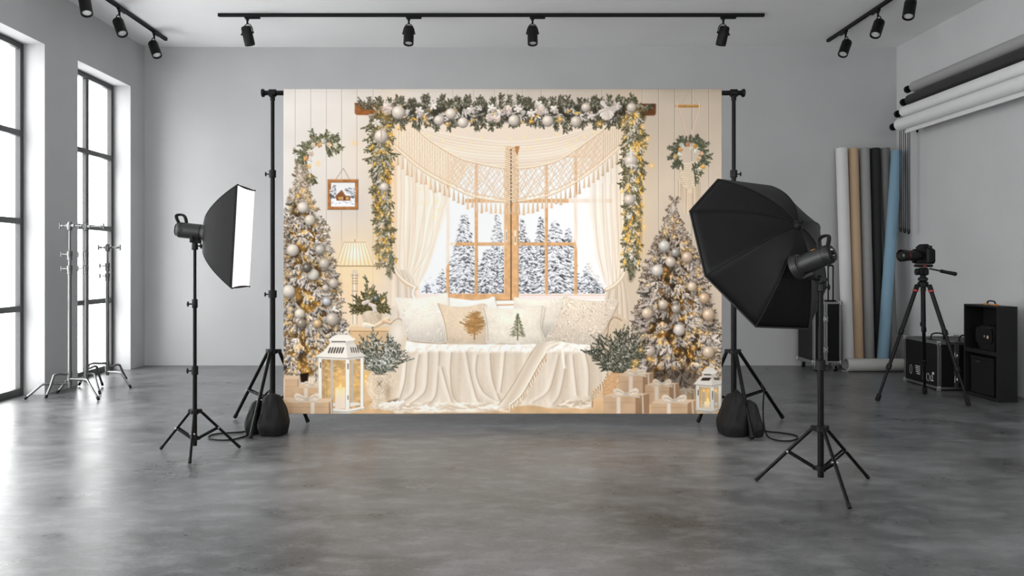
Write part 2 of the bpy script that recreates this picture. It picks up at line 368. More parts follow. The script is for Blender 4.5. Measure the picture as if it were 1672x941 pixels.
# ---------------------------------------------------------------- the print on the cloth
class Print:
    """The printed picture, drawn shape by shape into an array of colours; every array cell becomes one vertex of the cloth."""
    S = 2
    X0, Y0, W, H = 463.0, 148.0, 716, 528

    def __init__(s):
        s.h, s.w = s.H*s.S, s.W*s.S
        s.c = np.zeros((s.h, s.w, 3), np.float32)
        ys, xs = np.mgrid[0:s.h, 0:s.w].astype(np.float32)
        s.px = xs/s.S + s.X0 + .25
        s.py = ys/s.S + s.Y0 + .25
        s.r = np.random.default_rng(7)
        s.n1 = s.noise(1.0); s.n2 = s.noise(2.2); s.n5 = s.noise(5.0); s.n12 = s.noise(12.0); s.n40 = s.noise(40.)

    def noise(s, cell):
        gh, gw = int(s.H/cell)+3, int(s.W/cell)+3
        g = s.r.random((gh, gw)).astype(np.float32)
        y = np.linspace(0, gh-2.001, s.h, dtype=np.float32); x = np.linspace(0, gw-2.001, s.w, dtype=np.float32)
        yi = y.astype(int); xi = x.astype(int); fy = (y-yi)[:, None]; fx = (x-xi)[None, :]
        fy = fy*fy*(3-2*fy); fx = fx*fx*(3-2*fx)
        a = g[yi][:, xi]; b = g[yi][:, xi+1]; c = g[yi+1][:, xi]; d = g[yi+1][:, xi+1]
        return (a*(1-fx)+b*fx)*(1-fy)+(c*(1-fx)+d*fx)*fy

    def win(s, x0, y0, x1, y1):
        S = s.S
        a = max(0, int((y0-s.Y0)*S)-2); b = min(s.h, int((y1-s.Y0)*S)+3)
        c = max(0, int((x0-s.X0)*S)-2); d = min(s.w, int((x1-s.X0)*S)+3)
        if a >= b or c >= d: return None
        return slice(a, b), slice(c, d)

    def put(s, w, m, col):
        """blend colour col (3,) or (h,w,3) where mask m"""
        m = m[..., None]
        s.c[w] = s.c[w]*(1-m) + np.asarray(col, np.float32)*m

    def cap(s, x0, y0, x1, y1, r0, r1, col, a=1., lit=0.):
        R = max(r0, r1)+1
        w = s.win(min(x0, x1)-R, min(y0, y1)-R, max(x0, x1)+R, max(y0, y1)+R)
        if w is None: return
        X = s.px[w]-x0; Y = s.py[w]-y0; dx, dy = x1-x0, y1-y0; L = dx*dx+dy*dy+1e-6
        t = np.clip((X*dx+Y*dy)/L, 0, 1); r = r0+(r1-r0)*t
        ex, ey = X-t*dx, Y-t*dy
        d = np.sqrt(ex*ex+ey*ey)
        m = np.clip((r-d)*s.S+.5, 0, 1)*a
        col = np.asarray(col, np.float32)
        if lit:
            f = 1-lit*(ex*.5+ey)/np.maximum(r, .3)*.5
            col = col*f[..., None]
        s.put(w, m, col)

    def line(s, pts, r, col, a=1., soft=False):
        pts = [(float(x), float(y)) for x, y in pts]; R = r*(3 if soft else 1)+1
        w = s.win(min(p[0] for p in pts)-R, min(p[1] for p in pts)-R, max(p[0] for p in pts)+R, max(p[1] for p in pts)+R)
        if w is None: return
        X, Y = s.px[w], s.py[w]; dm = np.full(X.shape, 1e6, np.float32)
        ox, oy = s.px[0, 0], s.py[0, 0]; r0, c0 = w[0].start, w[1].start
        for (x0, y0), (x1, y1) in zip(pts, pts[1:]):
            i0 = max(0, int((min(y0, y1)-R-s.Y0)*s.S)-r0); i1 = int((max(y0, y1)+R-s.Y0)*s.S)+2-r0
            j0 = max(0, int((min(x0, x1)-R-s.X0)*s.S)-c0); j1 = int((max(x0, x1)+R-s.X0)*s.S)+2-c0
            if i1 <= i0 or j1 <= j0: continue
            x = X[i0:i1, j0:j1]-x0; y = Y[i0:i1, j0:j1]-y0; dx, dy = x1-x0, y1-y0
            t = np.clip((x*dx+y*dy)/(dx*dx+dy*dy+1e-6), 0, 1)
            dm[i0:i1, j0:j1] = np.minimum(dm[i0:i1, j0:j1], (x-t*dx)**2+(y-t*dy)**2)
        m = np.exp(-dm/(r*r))*a if soft else np.clip((r-np.sqrt(dm))*s.S+.5, 0, 1)*a
        s.put(w, m, col)

    def smooth(s, pts, n=8):
        out = []
        P = [pts[0]]+list(pts)+[pts[-1]]
        for i in range(1, len(P)-2):
            for k in range(n):
                t = k/n
                out.append(tuple(.5*(2*P[i][j]+(P[i+1][j]-P[i-1][j])*t+(2*P[i-1][j]-5*P[i][j]+4*P[i+1][j]-P[i+2][j])*t*t+(3*P[i][j]-P[i-1][j]-3*P[i+1][j]+P[i+2][j])*t**3) for j in (0, 1)))
        out.append(pts[-1])
        return out

    def mask(s, pts, soft=.5):
        pts = np.asarray(pts, np.float32)
        w = s.win(pts[:, 0].min()-soft*2, pts[:, 1].min()-soft*2, pts[:, 0].max()+soft*2, pts[:, 1].max()+soft*2)
        if w is None: return None, None
        X, Y = s.px[w], s.py[w]
        ins = np.zeros(X.shape, bool); dm = np.full(X.shape, 1e9, np.float32)
        n = len(pts)
        for i in range(n):
            x0, y0 = pts[i]; x1, y1 = pts[(i+1) % n]
            c = ((y0 > Y) != (y1 > Y)) & (X < (x1-x0)*(Y-y0)/((y1-y0) if abs(y1-y0) > 1e-6 else 1e-6)+x0)
            ins ^= c
            dx, dy = x1-x0, y1-y0
            t = np.clip(((X-x0)*dx+(Y-y0)*dy)/(dx*dx+dy*dy+1e-6), 0, 1)
            dm = np.minimum(dm, (X-x0-t*dx)**2+(Y-y0-t*dy)**2)
        d = np.sqrt(dm)*np.where(ins, 1, -1)
        return w, np.clip(d/(2*soft)+.5, 0, 1)

    def poly(s, pts, col, a=1., soft=.4, tex=0., n=None):
        w, m = s.mask(pts, soft)
        if w is None: return None, None
        if tex:
            nn = (s.n2 if n is None else n)[w]
            col = np.asarray(col, np.float32)*(1+tex*(nn-.5))[..., None]
        s.put(w, m*a, col)
        return w, m

    def grad(s, pts, c0, c1, p0, p1, a=1., soft=.4):
        w, m = s.mask(pts, soft)
        if w is None: return None, None
        dx, dy = p1[0]-p0[0], p1[1]-p0[1]
        t = np.clip(((s.px[w]-p0[0])*dx+(s.py[w]-p0[1])*dy)/(dx*dx+dy*dy), 0, 1)[..., None]
        s.put(w, m*a, np.asarray(c0, np.float32)*(1-t)+np.asarray(c1, np.float32)*t)
        return w, m

    def glow(s, x, y, rx, ry, col, a, p=2.):
        w = s.win(x-rx*2, y-ry*2, x+rx*2, y+ry*2)
        if w is None: return
        d = ((s.px[w]-x)/rx)**2+((s.py[w]-y)/ry)**2
        s.put(w, np.exp(-d*p)*a, col)

    def ell(s, x, y, rx, ry, col, a=1., soft=.5):
        w = s.win(x-rx-1, y-ry-1, x+rx+1, y+ry+1)
        if w is None: return
        d = (1-np.sqrt(((s.px[w]-x)/rx)**2+((s.py[w]-y)/ry)**2))*min(rx, ry)
        s.put(w, np.clip(d/(2*soft)+.5, 0, 1)*a, col)

    def ball(s, x, y, r, col, spec=1.):
        w = s.win(x-r-1, y-r-1, x+r+1, y+r+1)
        if w is None: return
        X = (s.px[w]-x)/r; Y = (s.py[w]-y)/r; d2 = X*X+Y*Y
        m = np.clip((1-np.sqrt(d2))*r*s.S*.7+.5, 0, 1)
        z = np.sqrt(np.clip(1-d2, 0, 1))
        f = .60+.46*np.clip(z*.75-X*.28-Y*.38, 0, 1)+.06*(s.n5[w]-.5)-.16*np.clip(d2-.75, 0, 1)*np.clip(Y+.3, 0, 1)
        c = np.asarray(col, np.float32)*f[..., None]
        hl = np.exp(-((X+.28)**2+(Y+.3)**2)*14)*.75*spec
        c = c*(1-hl[..., None])+np.array([1., .97, .92], np.float32)*hl[..., None]
        s.put(w, m, c)
        s.cap(x, y-r-2.4, x, y-r, .9, 1.2, np.asarray(col)*.75)

    def light(s, x, y, k=1.):
        s.glow(x, y, 5.5*k, 5.5*k, (1., .74, .34), .55)
        s.glow(x, y, 1.5*k, 1.5*k, (1., .95, .76), 1.)

    def sprig(s, x, y, ang, L, wd, dark=(.33, .33, .25), pale=(.80, .78, .72), frost=.35, step=1.15):
        r = s.r; bend = r.uniform(-.3, .3); dark = np.asarray(dark); pale = np.asarray(pale)
        n = max(4, int(L/step)); f0 = r.uniform(.6, 1.3)*frost
        s.cap(x, y, x+math.cos(ang+bend*.5)*L*.9, y+math.sin(ang+bend*.5)*L*.9, .8, .5, dark*.7)
        for i in range(n):
            t = i/n
            a = ang+bend*t
            bx, by = x+math.cos(a)*L*t, y+math.sin(a)*L*t
            l = wd*(1-.5*t)*r.uniform(.8, 1.1)
            for sd in (-1, 1):
                na = a+sd*r.uniform(.35, .75)
                up = -math.sin(na)*.25
                c = pale*r.uniform(.85, 1.08) if r.random() < f0+up*frost else dark*r.uniform(.65, 1.45)
                s.cap(bx, by, bx+math.cos(na)*l, by+math.sin(na)*l, .7, .4, c, .92)

    def feather(s, x, y, ang, L, wd, **kw):
        """a branch with side twigs, each a sprig"""
        for t in (.12, .28, .44, .6, .76):
            for sd in (-1, 1):
                if s.r.random() < .9:
                    s.sprig(x+math.cos(ang)*L*t, y+math.sin(ang)*L*t, ang+sd*s.r.uniform(.42, .72), wd*(1.25-t*.75)*s.r.uniform(.8, 1.1), min(2.3, wd*.27), **kw)
        s.sprig(x, y, ang, L, min(2.6, wd*.3), **kw)

    def flock(s, x, y, ang, L, r0, base, n=5, spread=1.3):
        """a snow-covered branch tip: a fan of pointed fingers, grey below and white along the upper edge"""
        r = s.r; base = np.asarray(base)
        order = list(np.linspace(-spread/2, spread/2, n)); r.shuffle(order)
        for o in order:
            a = ang+o+r.uniform(-.12, .12); l = L*r.uniform(.65, 1.05)*(1-.25*abs(o))
            ex, ey = x+math.cos(a)*l, y+math.sin(a)*l+l*.12
            mx, my = x+(ex-x)*.55, y+(ey-y)*.55
            sh = base*r.uniform(.78, 1.04)
            s.cap(x+1, y+1.6, mx+1, my+1.9, r0*.6, r0*1.1, base*.26, .75); s.cap(mx+1, my+1.9, ex+.8, ey+1.4, r0*1.1, r0*.5, base*.26, .75)
            s.cap(x, y, mx, my, r0*.45, r0, sh*.80, 1); s.cap(mx, my, ex, ey, r0, r0*.45, sh*.80, 1)
            px_, py_ = -math.sin(a), math.cos(a)
            if py_ > 0: px_, py_ = -px_, -py_
            q = r0*.32
            s.cap(x+px_*q, y+py_*q, mx+px_*q, my+py_*q, r0*.35, r0*.62, sh*1.1, .85); s.cap(mx+px_*q, my+py_*q, ex+px_*q*.5, ey+py_*q*.5, r0*.62, r0*.3, sh*1.1, .85)
            for k in range(int(l*1.3)):
                t = r.uniform(.1, 1.0); o2 = r.uniform(-.95, .95)*r0
                qx, qy = x+(ex-x)*t+px_*o2, y+(ey-y)*t+py_*o2
                c = base*r.uniform(.30, .55) if r.random() < (.62 if o2 < 0 else .3) else np.minimum(base*1.16, 1)
                na = a+r.choice((-.6, .6))
                s.cap(qx, qy, qx+math.cos(na)*1.9, qy+math.sin(na)*1.9, .45, .25, c, .6)

    # ---------- pieces of the picture
    def wall(s):
        X, Y = s.px, s.py
        u = (X-463)/716
        base = np.stack([.915-.165*u, .887-.20*u, .857-.24*u], -1)  # darker rightwards: print tone plus the room's light fall-off painted in
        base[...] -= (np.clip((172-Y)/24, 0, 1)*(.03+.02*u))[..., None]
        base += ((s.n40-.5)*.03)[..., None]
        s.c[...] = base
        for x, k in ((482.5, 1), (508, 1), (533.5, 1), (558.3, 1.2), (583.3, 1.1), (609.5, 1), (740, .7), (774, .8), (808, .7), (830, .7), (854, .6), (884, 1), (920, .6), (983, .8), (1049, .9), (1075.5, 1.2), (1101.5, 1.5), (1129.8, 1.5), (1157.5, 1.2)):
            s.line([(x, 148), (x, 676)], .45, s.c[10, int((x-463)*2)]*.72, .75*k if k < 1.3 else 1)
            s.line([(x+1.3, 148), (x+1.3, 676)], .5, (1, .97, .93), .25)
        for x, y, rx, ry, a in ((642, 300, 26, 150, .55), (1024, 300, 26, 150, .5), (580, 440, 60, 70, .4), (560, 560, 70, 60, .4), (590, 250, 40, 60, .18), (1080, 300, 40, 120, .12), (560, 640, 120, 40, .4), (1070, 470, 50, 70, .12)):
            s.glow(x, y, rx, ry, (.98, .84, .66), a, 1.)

    def winter_tree(s, x, tip, base, half, seed=0, den=1.):
        r = s.r
        n = int((base-tip)/2.6)
        s.cap(x, tip, x, base, .4, 1.8, (.34, .36, .40), .8)
        for i in range(n):
            t = i/n; y = tip+(base-tip)*t
            wdt = half*(.07+.98*t**.9)*(1 if i % 3 else .72)
            for k in range(int((3+wdt*.50)*den)):
                q = r.uniform(-1, 1); dx = q*wdt; yy = y+abs(dx)*.33+r.uniform(-1.5, 1.5)
                sg = 1 if dx > 0 else -1; l = r.uniform(1.2, 2.6)+half*.035
                gq = r.uniform(.20, .44)
                s.cap(x+dx, yy, x+dx+sg*l, yy+l*.55, .85+half*.018, .5, (gq, gq*1.02, gq*1.06), .82)
                if r.random() < .62:
                    gw = r.uniform(.86, 1.)
                    s.cap(x+dx-.5*sg, yy-1.6, x+dx+sg*l*1.1, yy-1.3+l*.45, .9+half*.02, .6, (gw, gw, min(1, gw*1.02)), .9)

    def window(s):
        r = s.r
        wood = (.855, .665, .475); wd2 = (.74, .53, .34)
        s.poly([(640, 205), (1018, 205), (1018, 500), (640, 500)], (.965, .885, .80))
        s.poly([(686, 254), (1000, 254), (1000, 481), (686, 481)], (.995, .995, 1.))
        s.grad([(745, 400), (990, 400), (990, 479), (686, 479), (686, 440)], (.985, .985, 1.), (.90, .91, .95), (840, 400), (840, 479), .8, 3)
        for x, tip, half in ((812, 352, 22), (848, 385, 12), (853, 358, 21), (883, 355, 22), (928, 374, 22), (962, 428, 24), (722, 440, 12), (822, 405, 14), (697, 462, 8), (975, 450, 16)):
            s.winter_tree(x, tip, 477, half, den=.85)
        for x, tip, half in ((758, 350, 34), (795, 409, 24), (862, 390, 27), (907, 360, 38)):
            s.winter_tree(x, tip, 477, half, den=1.35)
        for k in range(170):
            x = r.uniform(690, 985); y = r.uniform(452, 477); g = r.uniform(.35, .62)
            s.cap(x, y, x+r.uniform(-3, 3), y+r.uniform(-1, 2), .9, .5, (g, g, g*1.06), .7)
        for k in range(26):
            x = r.uniform(786, 980); y = r.uniform(257, 268); a = r.uniform(-1, 1)
            s.cap(x, y, x+10*math.cos(a), y+6*math.sin(a), .3, .3, (.72, .72, .76), .45)
        # frame bars
        s.poly([(686, 479), (1000, 479), (1000, 490), (686, 490)], (.95, .90, .87))
        for y, h_, x0, x1 in ((254, 1.5, 745, 990), (327, 3., 760, 1000), (397.8, 2.6, 733, 940)):
            s.poly([(x0, y-h_), (x1, y-h_), (x1, y+h_), (x0, y+h_)], wood if h_ > 2 else (.96, .82, .68), tex=.12, n=s.n5)
            s.line([(x0, y+h_), (x1, y+h_)], .4, wd2, .7)
        for x in (731.2, 777.8, 892.3, 940.):
            y0 = 254
            s.poly([(x-2.4, y0), (x+2.4, y0), (x+2.4, 480), (x-2.4, 480)], wood, tex=.12, n=s.n5)
            s.line([(x-2.3, y0), (x-2.3, 480)], .45, (.93, .80, .64), .8); s.line([(x+2.4, y0), (x+2.4, 480)], .4, wd2, .7)
        s.poly([(823, 236), (847, 236), (847, 490), (823, 490)], (.875, .69, .50), tex=.12, n=s.n5)
        s.poly([(729, 479.3), (834, 479.3), (834, 490), (729, 490)], (.87, .68, .49), tex=.12, n=s.n5)
        s.line([(729, 490), (847, 490)], .6, (.52, .34, .2)); s.line([(823.4, 254), (823.4, 479)], .5, (.94, .82, .68))
        s.line([(834.6, 300), (834.6, 490)], .75, (.22, .14, .09)); s.line([(846.6, 254), (846.6, 484)], .5, wd2)
        s.line([(827, 376), (827, 393)], 1.6, (.93, .9, .86)); s.line([(827.4, 378), (827.4, 392)], .5, (.45, .38, .3))
        s.line([(841.5, 377), (841.5, 398)], 1.9, (.96, .90, .80)); s.line([(841.5, 386), (841.5, 395)], .7, (.5, .42, .34))
        s.poly([(724, 491.5), (1000, 488), (1000, 506), (724, 506)], (.965, .945, .92))
        s.line([(808, 498), (840, 497.2)], 1.0, (.82, .62, .45)); s.line([(850, 481.6), (1000, 481.6)], .5, (.85, .70, .58), .8)
        s.glow(806, 340, 18, 60, (1, 1, 1), .35, 1.)

    def drape(s, left, right, y0, y1, folds, c0, c1, a=1.):
        """sheer curtain between two edge curves given as lists of (x, y)"""
        L = s.smooth(left); R = s.smooth(right)
        pts = L+R[::-1]
        w, m = s.mask(pts, .9)
        Y = s.py[w]; X = s.px[w]
        lx = np.interp(Y[:, 0], [p[1] for p in L], [p[0] for p in L])[:, None]
        rx = np.interp(Y[:, 0], [p[1] for p in R], [p[0] for p in R])[:, None]
        u = np.clip((X-lx)/np.maximum(rx-lx, 1), 0, 1)
        f = .5+.28*np.sin(u*folds*6.283+np.sin(u*9)*1.3)+.16*np.sin(u*folds*2.7*6.283+1)+.1*(s.n12[w]-.5)
        f = np.clip(f, 0, 1)
        col = np.asarray(c0, np.float32)*(1-f[..., None])+np.asarray(c1, np.float32)*f[..., None]
        aa = a(u, Y) if callable(a) else a
        s.put(w, m*aa, col)

    def curtains(s):
        # sheer outer veils first, then the gathered folds
        s.drape([(700, 318), (700, 400), (690, 440), (678, 468)], [(760, 322), (752, 360), (742, 405), (726, 440), (694, 467)], 318, 468, 4, (.955, .945, .935), (1, .995, .985), .74)
        s.drape([(650, 205), (646, 300), (645, 400), (648, 445), (668, 470)], [(690, 205), (732, 310), (728, 345), (715, 392), (702, 432), (684, 468)], 205, 470, 5, (.915, .845, .76), (.99, .955, .90), lambda u, Y: .96-.15*u)
        s.drape([(928, 318), (932, 360), (944, 410), (966, 450), (990, 474)], [(990, 318), (992, 380), (996, 430), (1000, 474)], 318, 474, 4, (.945, .925, .90), (1, .985, .965), .76)
        s.drape([(964, 240), (962, 330), (968, 380), (976, 430), (993, 474)], [(1012, 205), (1016, 300), (1018, 380), (1019, 430), (1016, 470)], 205, 474, 4.2, (.855, .785, .70), (.975, .935, .88), lambda u, Y: .55+.42*u)
        s.poly([(643, 205), (649, 205), (649, 440), (643, 440)], (.93, .82, .70), .8, 1.2)
        for x, y0, k in ((660, 250, 0), (668, 240, 2), (677, 230, 3), (690, 260, 6), (704, 300, 9)):
            s.line(s.smooth([(x, y0), (x+k*.6, 330), (x-k*.2, 400), (662+k*.9, 455)]), .7, (.84, .70, .56), .35, True)
            s.line(s.smooth([(x+3, y0), (x+3+k*.6, 330), (x+3-k*.2, 400), (664+k*.9, 455)]), .8, (1, .97, .92), .5, True)
        for x in (972, 984, 996, 1006, 1013):
            s.line(s.smooth([(x, 300), (x+1, 350), (x+4, 400), (998+(x-990)*.5, 465)]), .7, (.78, .66, .54), .35, True)
            s.line(s.smooth([(x+3, 300), (x+4, 350), (x+6, 400), (1001+(x-990)*.5, 465)]), .7, (1, .97, .92), .4, True)
        # below the ties
        s.drape([(645, 440), (645, 500), (645, 545)], [(662, 440), (678, 466), (682, 545)], 440, 545, 3.5, (.81, .73, .64), (.95, .905, .85), 1.)
        s.drape([(992, 470), (986, 500), (986, 560)], [(1020, 450), (1029, 500), (1032, 560)], 450, 560, 4, (.75, .67, .58), (.92, .865, .795), 1.)
        for pts in ([(643, 437), (652, 451), (664, 462), (679, 470)], ):
            q = s.smooth(pts); s.line(q, 4.0, (.86, .77, .66)); s.line([(a, b-1.5) for a, b in q], 1.6, (.97, .92, .85))
        for pts in ([(1022, 440), (1014, 455), (1002, 467), (990, 473)], ):
            q = s.smooth(pts); s.line(q, 3.8, (.82, .74, .64)); s.line([(a, b-1.4) for a, b in q], 1.5, (.95, .90, .83))
        s.line(s.smooth([(677, 470), (674, 480), (679, 488)]), 1.2, (.98, .97, .95))

    def valance(s):
        r = s.r
        top = s.smooth([(672, 200), (700, 226), (745, 254), (775, 264), (834, 274), (892, 267), (930, 250), (992, 205)], 10)
        bot = s.smooth([(641, 236), (690, 277), (735, 302), (775, 320), (834, 328), (895, 318), (945, 293), (985, 263), (1018, 234)], 10)
        tx = [p[0] for p in top]; ty = [p[1] for p in top]; bx = [p[0] for p in bot]; by = [p[1] for p in bot]
        # the swagged voile above the net
        sw = [(645, 205), (1014, 205), (1014, 230)]+[(x, y+1) for x, y in zip(tx[::-1], ty[::-1])]+[(645, 236)]
        s.poly([(652, 200), (1010, 200), (985, 213)]+[(x, y) for x, y in zip(tx[::-1], ty[::-1])]+[(652, 205)], (.93, .86, .785), .95, 1.)
        s.poly([(700, 236), (975, 232), (930, 250), (892, 256), (760, 256)], (.965, .895, .82), .8, 4)
        for k in range(9):
            o = k*5.2
            q = s.smooth([(668, 203+o*.2), (710, 216+o*.8), (760, 226+o*.95), (830, 233+o*.9), (905, 226+o*.9), (960, 210+o*.75), (1000, 200+o*.3)])
            q = [(x, y) for x, y in q if y < np.interp(x, tx, ty)]
            if len(q) > 2:
                s.line(q, 1.1, (.84, .73, .62), .34*r.uniform(.4, 1.2), True); s.line([(x, y-2) for x, y in q], 1.3, (1, .96, .90), .5*r.uniform(.3, 1.2), True)
        # the net: two families of cords between the two borders
        s.poly([(x, y) for x, y in zip(tx, ty)]+[(x, y) for x, y in zip(bx[::-1], by[::-1])], (.97, .88, .78), .18, .5)
        def inside(x, y): return np.interp(x, tx, ty, left=190) < y < np.interp(x, bx, by)
        lp = [(645, 212), (672, 200)]+list(zip(tx[4:30], ty[4:30]))+[(745, 305), (690, 277), (643, 238)]
        s.poly(lp, (.955, .86, .745), .75, 2.)
        s.poly([(940, 243), (992, 203), (1018, 205), (1018, 236), (985, 263), (945, 293)], (.93, .84, .735), .62, 2.)
        for fam in (-1, 1):
            for x0 in np.arange(600, 1080, 5.6):
                sl = fam*r.uniform(.62, .78)
                prev = None
                for y in np.arange(198, 332, 4.):
                    x = x0+(y-260)*sl+1.6*math.sin(y*.19+x0*.7)
                    if inside(x, y) and 644 < x < 1018:
                        if prev:
                            mid = 735 < x < 985
                            s.cap(prev[0], prev[1], x, y, .62, .62, (.83, .715, .60) if mid else (.87, .765, .65), .85 if mid else .55)
                            s.cap(prev[0]-.6, prev[1]-.5, x-.6, y-.5, .3, .3, (.99, .93, .85), .6)
                        prev = (x, y)
                    else: prev = None
        for x0 in np.arange(650, 735, 4.2):
            yb = np.interp(x0, bx, by); yt = max(212, np.interp(x0, tx, ty, left=212))
            s.line([(x0, yt), (x0+r.uniform(-2, 2), yb)], .6, (1., .96, .88), .6); s.line([(x0+1.6, yt), (x0+1.6, yb)], .4, (.78, .64, .5), .45)
        for x0 in np.arange(984, 1016, 3.6):
            s.line([(x0, 205), (x0-1, np.interp(x0, bx, by))], .6, (.96, .90, .80), .7); s.line([(x0+1.5, 208), (x0+1., np.interp(x0, bx, by))], .4, (.62, .5, .4), .5)
        for (xx, yy) in ((tx, ty), (bx, by)):
            q = [(a, b) for a, b in zip(xx, yy)]
            s.line([(a, b+1.2) for a, b in q], 1.3, (.76, .63, .51), .7); s.line(q, 1.3, (.94, .84, .72)); s.line([(a, b-.7) for a, b in q], .5, (1, .95, .87))
        q = [(a, b-5) for a, b in zip(bx, by)]; s.line(q, .8, (.88, .76, .64), .9)
        # the plaited strip in the middle
        s.poly([(825, 238), (846, 238), (846, 329), (825, 329)], (.90, .76, .62), 1., .5, tex=.35, n=s.n2)
        for y in np.arange(240, 330, 3.2):
            for x, sg in ((829.5, 1), (839.5, -1)):
                s.cap(x-3.6, y, x+3.6, y+2.6*sg, .8, .8, (.99, .92, .82), .75); s.cap(x-3, y+1.6, x+3, y+1.6+2.4*sg, .4, .4, (.58, .42, .29), .7)
        for y in np.arange(243, 330, 6): s.cap(834.6, y, 834.6, y+2.6, .9, .9, (.22, .15, .1), .9)
        s.poly([(841, 238), (849, 238), (847, 246), (845, 254), (842, 247)], (.70, .47, .26), .9)
        # tassels
        for i, x in enumerate(np.arange(650, 1014, 7.6)):
            y = np.interp(x, bx, by)+2; L = r.uniform(17, 23)*(1. if 690 < x < 1000 else 1.2)
            c = np.asarray((.90, .78, .655) if x < 940 else (.87, .76, .64))*r.uniform(.94, 1.05)
            s.poly([(x-.6, y), (x+.6, y), (x+2.6, y+L), (x-2.6, y+L)], c, 1, .4)
            for k in (-1.4, 0, 1.3): s.line([(x, y+3), (x+k, y+L)], .3, c*.82, .6)
            s.line([(x-.5, y+1), (x-1.2, y+L-3)], .35, (1, .94, .85), .7)
        for x, y in [(700, 220), (724, 229), (741, 219), (768, 233), (786, 224), (820, 240), (856, 223), (878, 227), (905, 233), (910, 218), (941, 227), (954, 223), (970, 215), (713, 328), (716, 342), (709, 354), (692, 331), (752, 241), (834, 226), (864, 240), (935, 240), (927, 233), (686, 308), (700, 300)]:
            s.glow(x, y, 4, 4, (1, .86, .6), .6); s.glow(x, y, 1.3, 1.3, (1, .98, .9), 1)

    def beam(s):
        for x0, x1, c in ((579.5, 640, (.60, .38, .22)), (1010, 1071.5, (.40, .26, .165))):
            w, m = s.poly([(x0, 167), (x1, 167.6), (x1+.5, 184), (x1-1.5, 188), (x0+3, 187), (x0, 184)] if x0 < 700 else [(x0, 168.3), (x1-1, 168.3), (x1, 170), (x1-.5, 185), (x1-3, 188), (x0, 188)], c, tex=.3, n=s.n5)
            for k in range(6):
                y = 170+k*2.9; s.line([(x0+2, y), (x1-3, y+s.r.uniform(-1, 1))], .35, np.asarray(c)*.6, .6)
        s.line([(580, 168), (606, 168)], .7, (.42, .26, .15))

    def garland(s):
        r = s.r
        g = dict(dark=(.305, .295, .235), pale=(.76, .73, .67))
        # dark heart of the garland
        s.poly(s.smooth([(604, 190), (640, 172), (700, 168), (820, 172), (940, 170), (1010, 168), (1050, 178), (1048, 200), (1010, 200), (930, 198), (820, 198), (700, 196), (640, 200), (612, 206)]), (.19, .18, .14), .9, 3, tex=.6)
        for x in np.arange(606, 1050, 9.5):
            up = -math.pi/2+r.uniform(-.55, .55)
            s.feather(x, 178+r.uniform(-3, 3), up, r.uniform(17, 27), 10, frost=.12, **g)
        for x in np.arange(610, 1045, 8.5):
            dn = math.pi/2+r.uniform(-.6, .6)
            s.feather(x, 188+r.uniform(-4, 3), dn, r.uniform(16, 29), 10, frost=.16, **g)
        s.feather(612, 178, math.pi*1.12, 34, 11, frost=.15, **g); s.feather(1045, 180, -.35, 24, 9, frost=.15, **g)
        for k in range(110):
            x = r.uniform(612, 1045); y = r.uniform(170, 196)
            s.sprig(x, y, r.uniform(0, 6.28), r.uniform(8, 15), 4, frost=.55, **g)
        for k in range(34):
            x = 622+k*12.5+r.uniform(-5, 5); s.flock(x, 183+r.uniform(-8, 8), r.choice((-2.6, -.5, .5, 2.6))+r.uniform(-.5, .5), r.uniform(9, 15), 2.0, (.84, .80, .76), 4, 1.5)
        # the two hanging columns
        for xc, y0, y1, hw, sd in ((622, 192, 458, 27, -1), (1032, 190, 462, 26, 1)):
            s.poly(s.smooth([(xc-12, y0), (xc-10, 300), (xc+2, 400), (xc+14 if sd < 0 else xc-4, y1-10), (xc+17 if sd < 0 else xc+2, y1-10), (xc+13, 400), (xc+13, 300), (xc+12, y0)]), (.28, .26, .20), .85, 4, tex=.6)
            for q in range(9): s.glow(xc+4, y0+q*28, 15, 18, (.88, .68, .34), .42, 1.2)
            for y in np.arange(y0, y1-34, 6.):
                t = (y-y0)/(y1-y0); cx = xc+(12*t*t if sd < 0 else 2-6*t*t); wd = hw*(1-.35*t)
                for side in (-1, 1):
                    a = math.pi/2+side*r.uniform(.35, 1.0)
                    s.feather(cx+side*r.uniform(0, 5), y, a, wd*r.uniform(.95, 1.5), 11, frost=.20, dark=(.335, .315, .225), pale=(.78, .74, .63))
                if r.random() < .8:
                    s.flock(cx+r.uniform(-8, 8), y+r.uniform(-3, 3), math.pi/2+r.uniform(-.6, .6), 14, 2.1, (.86, .82, .75), 3, 1.0)
                s.sprig(cx+r.uniform(-8, 8), y, math.pi/2+r.uniform(-.9, .9), 15, 5, frost=.6, dark=(.40, .37, .27), pale=(.85, .81, .73))
            for k in range(3):
                cx = xc+(15 if sd < 0 else -2)+k*2-3
                s.sprig(cx-3*sd, y1-48+k*4, math.pi/2+(.08*(k-1)), 42-k*7, 5, frost=.25, dark=(.36, .36, .28), pale=(.75, .72, .62))
            for k in range(64):
                y = r.uniform(y0, y1-30); t = (y-y0)/(y1-y0); cx = xc+(12*t*t if sd < 0 else 2-6*t*t)
                x = cx+r.uniform(-14, 16)
                if k % 2: s.light(x, y, r.uniform(.6, 1.))
                else: s.sprig(x, y, math.pi/2+r.uniform(-.8, .8), 9, 3, dark=(.72, .52, .2), pale=(1, .86, .5), frost=.5)
        for k in range(34):
            x = r.uniform(640, 1042); y = r.uniform(175, 204)
            if k % 2: s.light(x, y, r.uniform(.6, 1.))
            else: s.sprig(x, y, r.uniform(0, 6.28), 9, 3, dark=(.74, .54, .22), pale=(1, .86, .5), frost=.5)
        pearl = (.93, .86, .80)
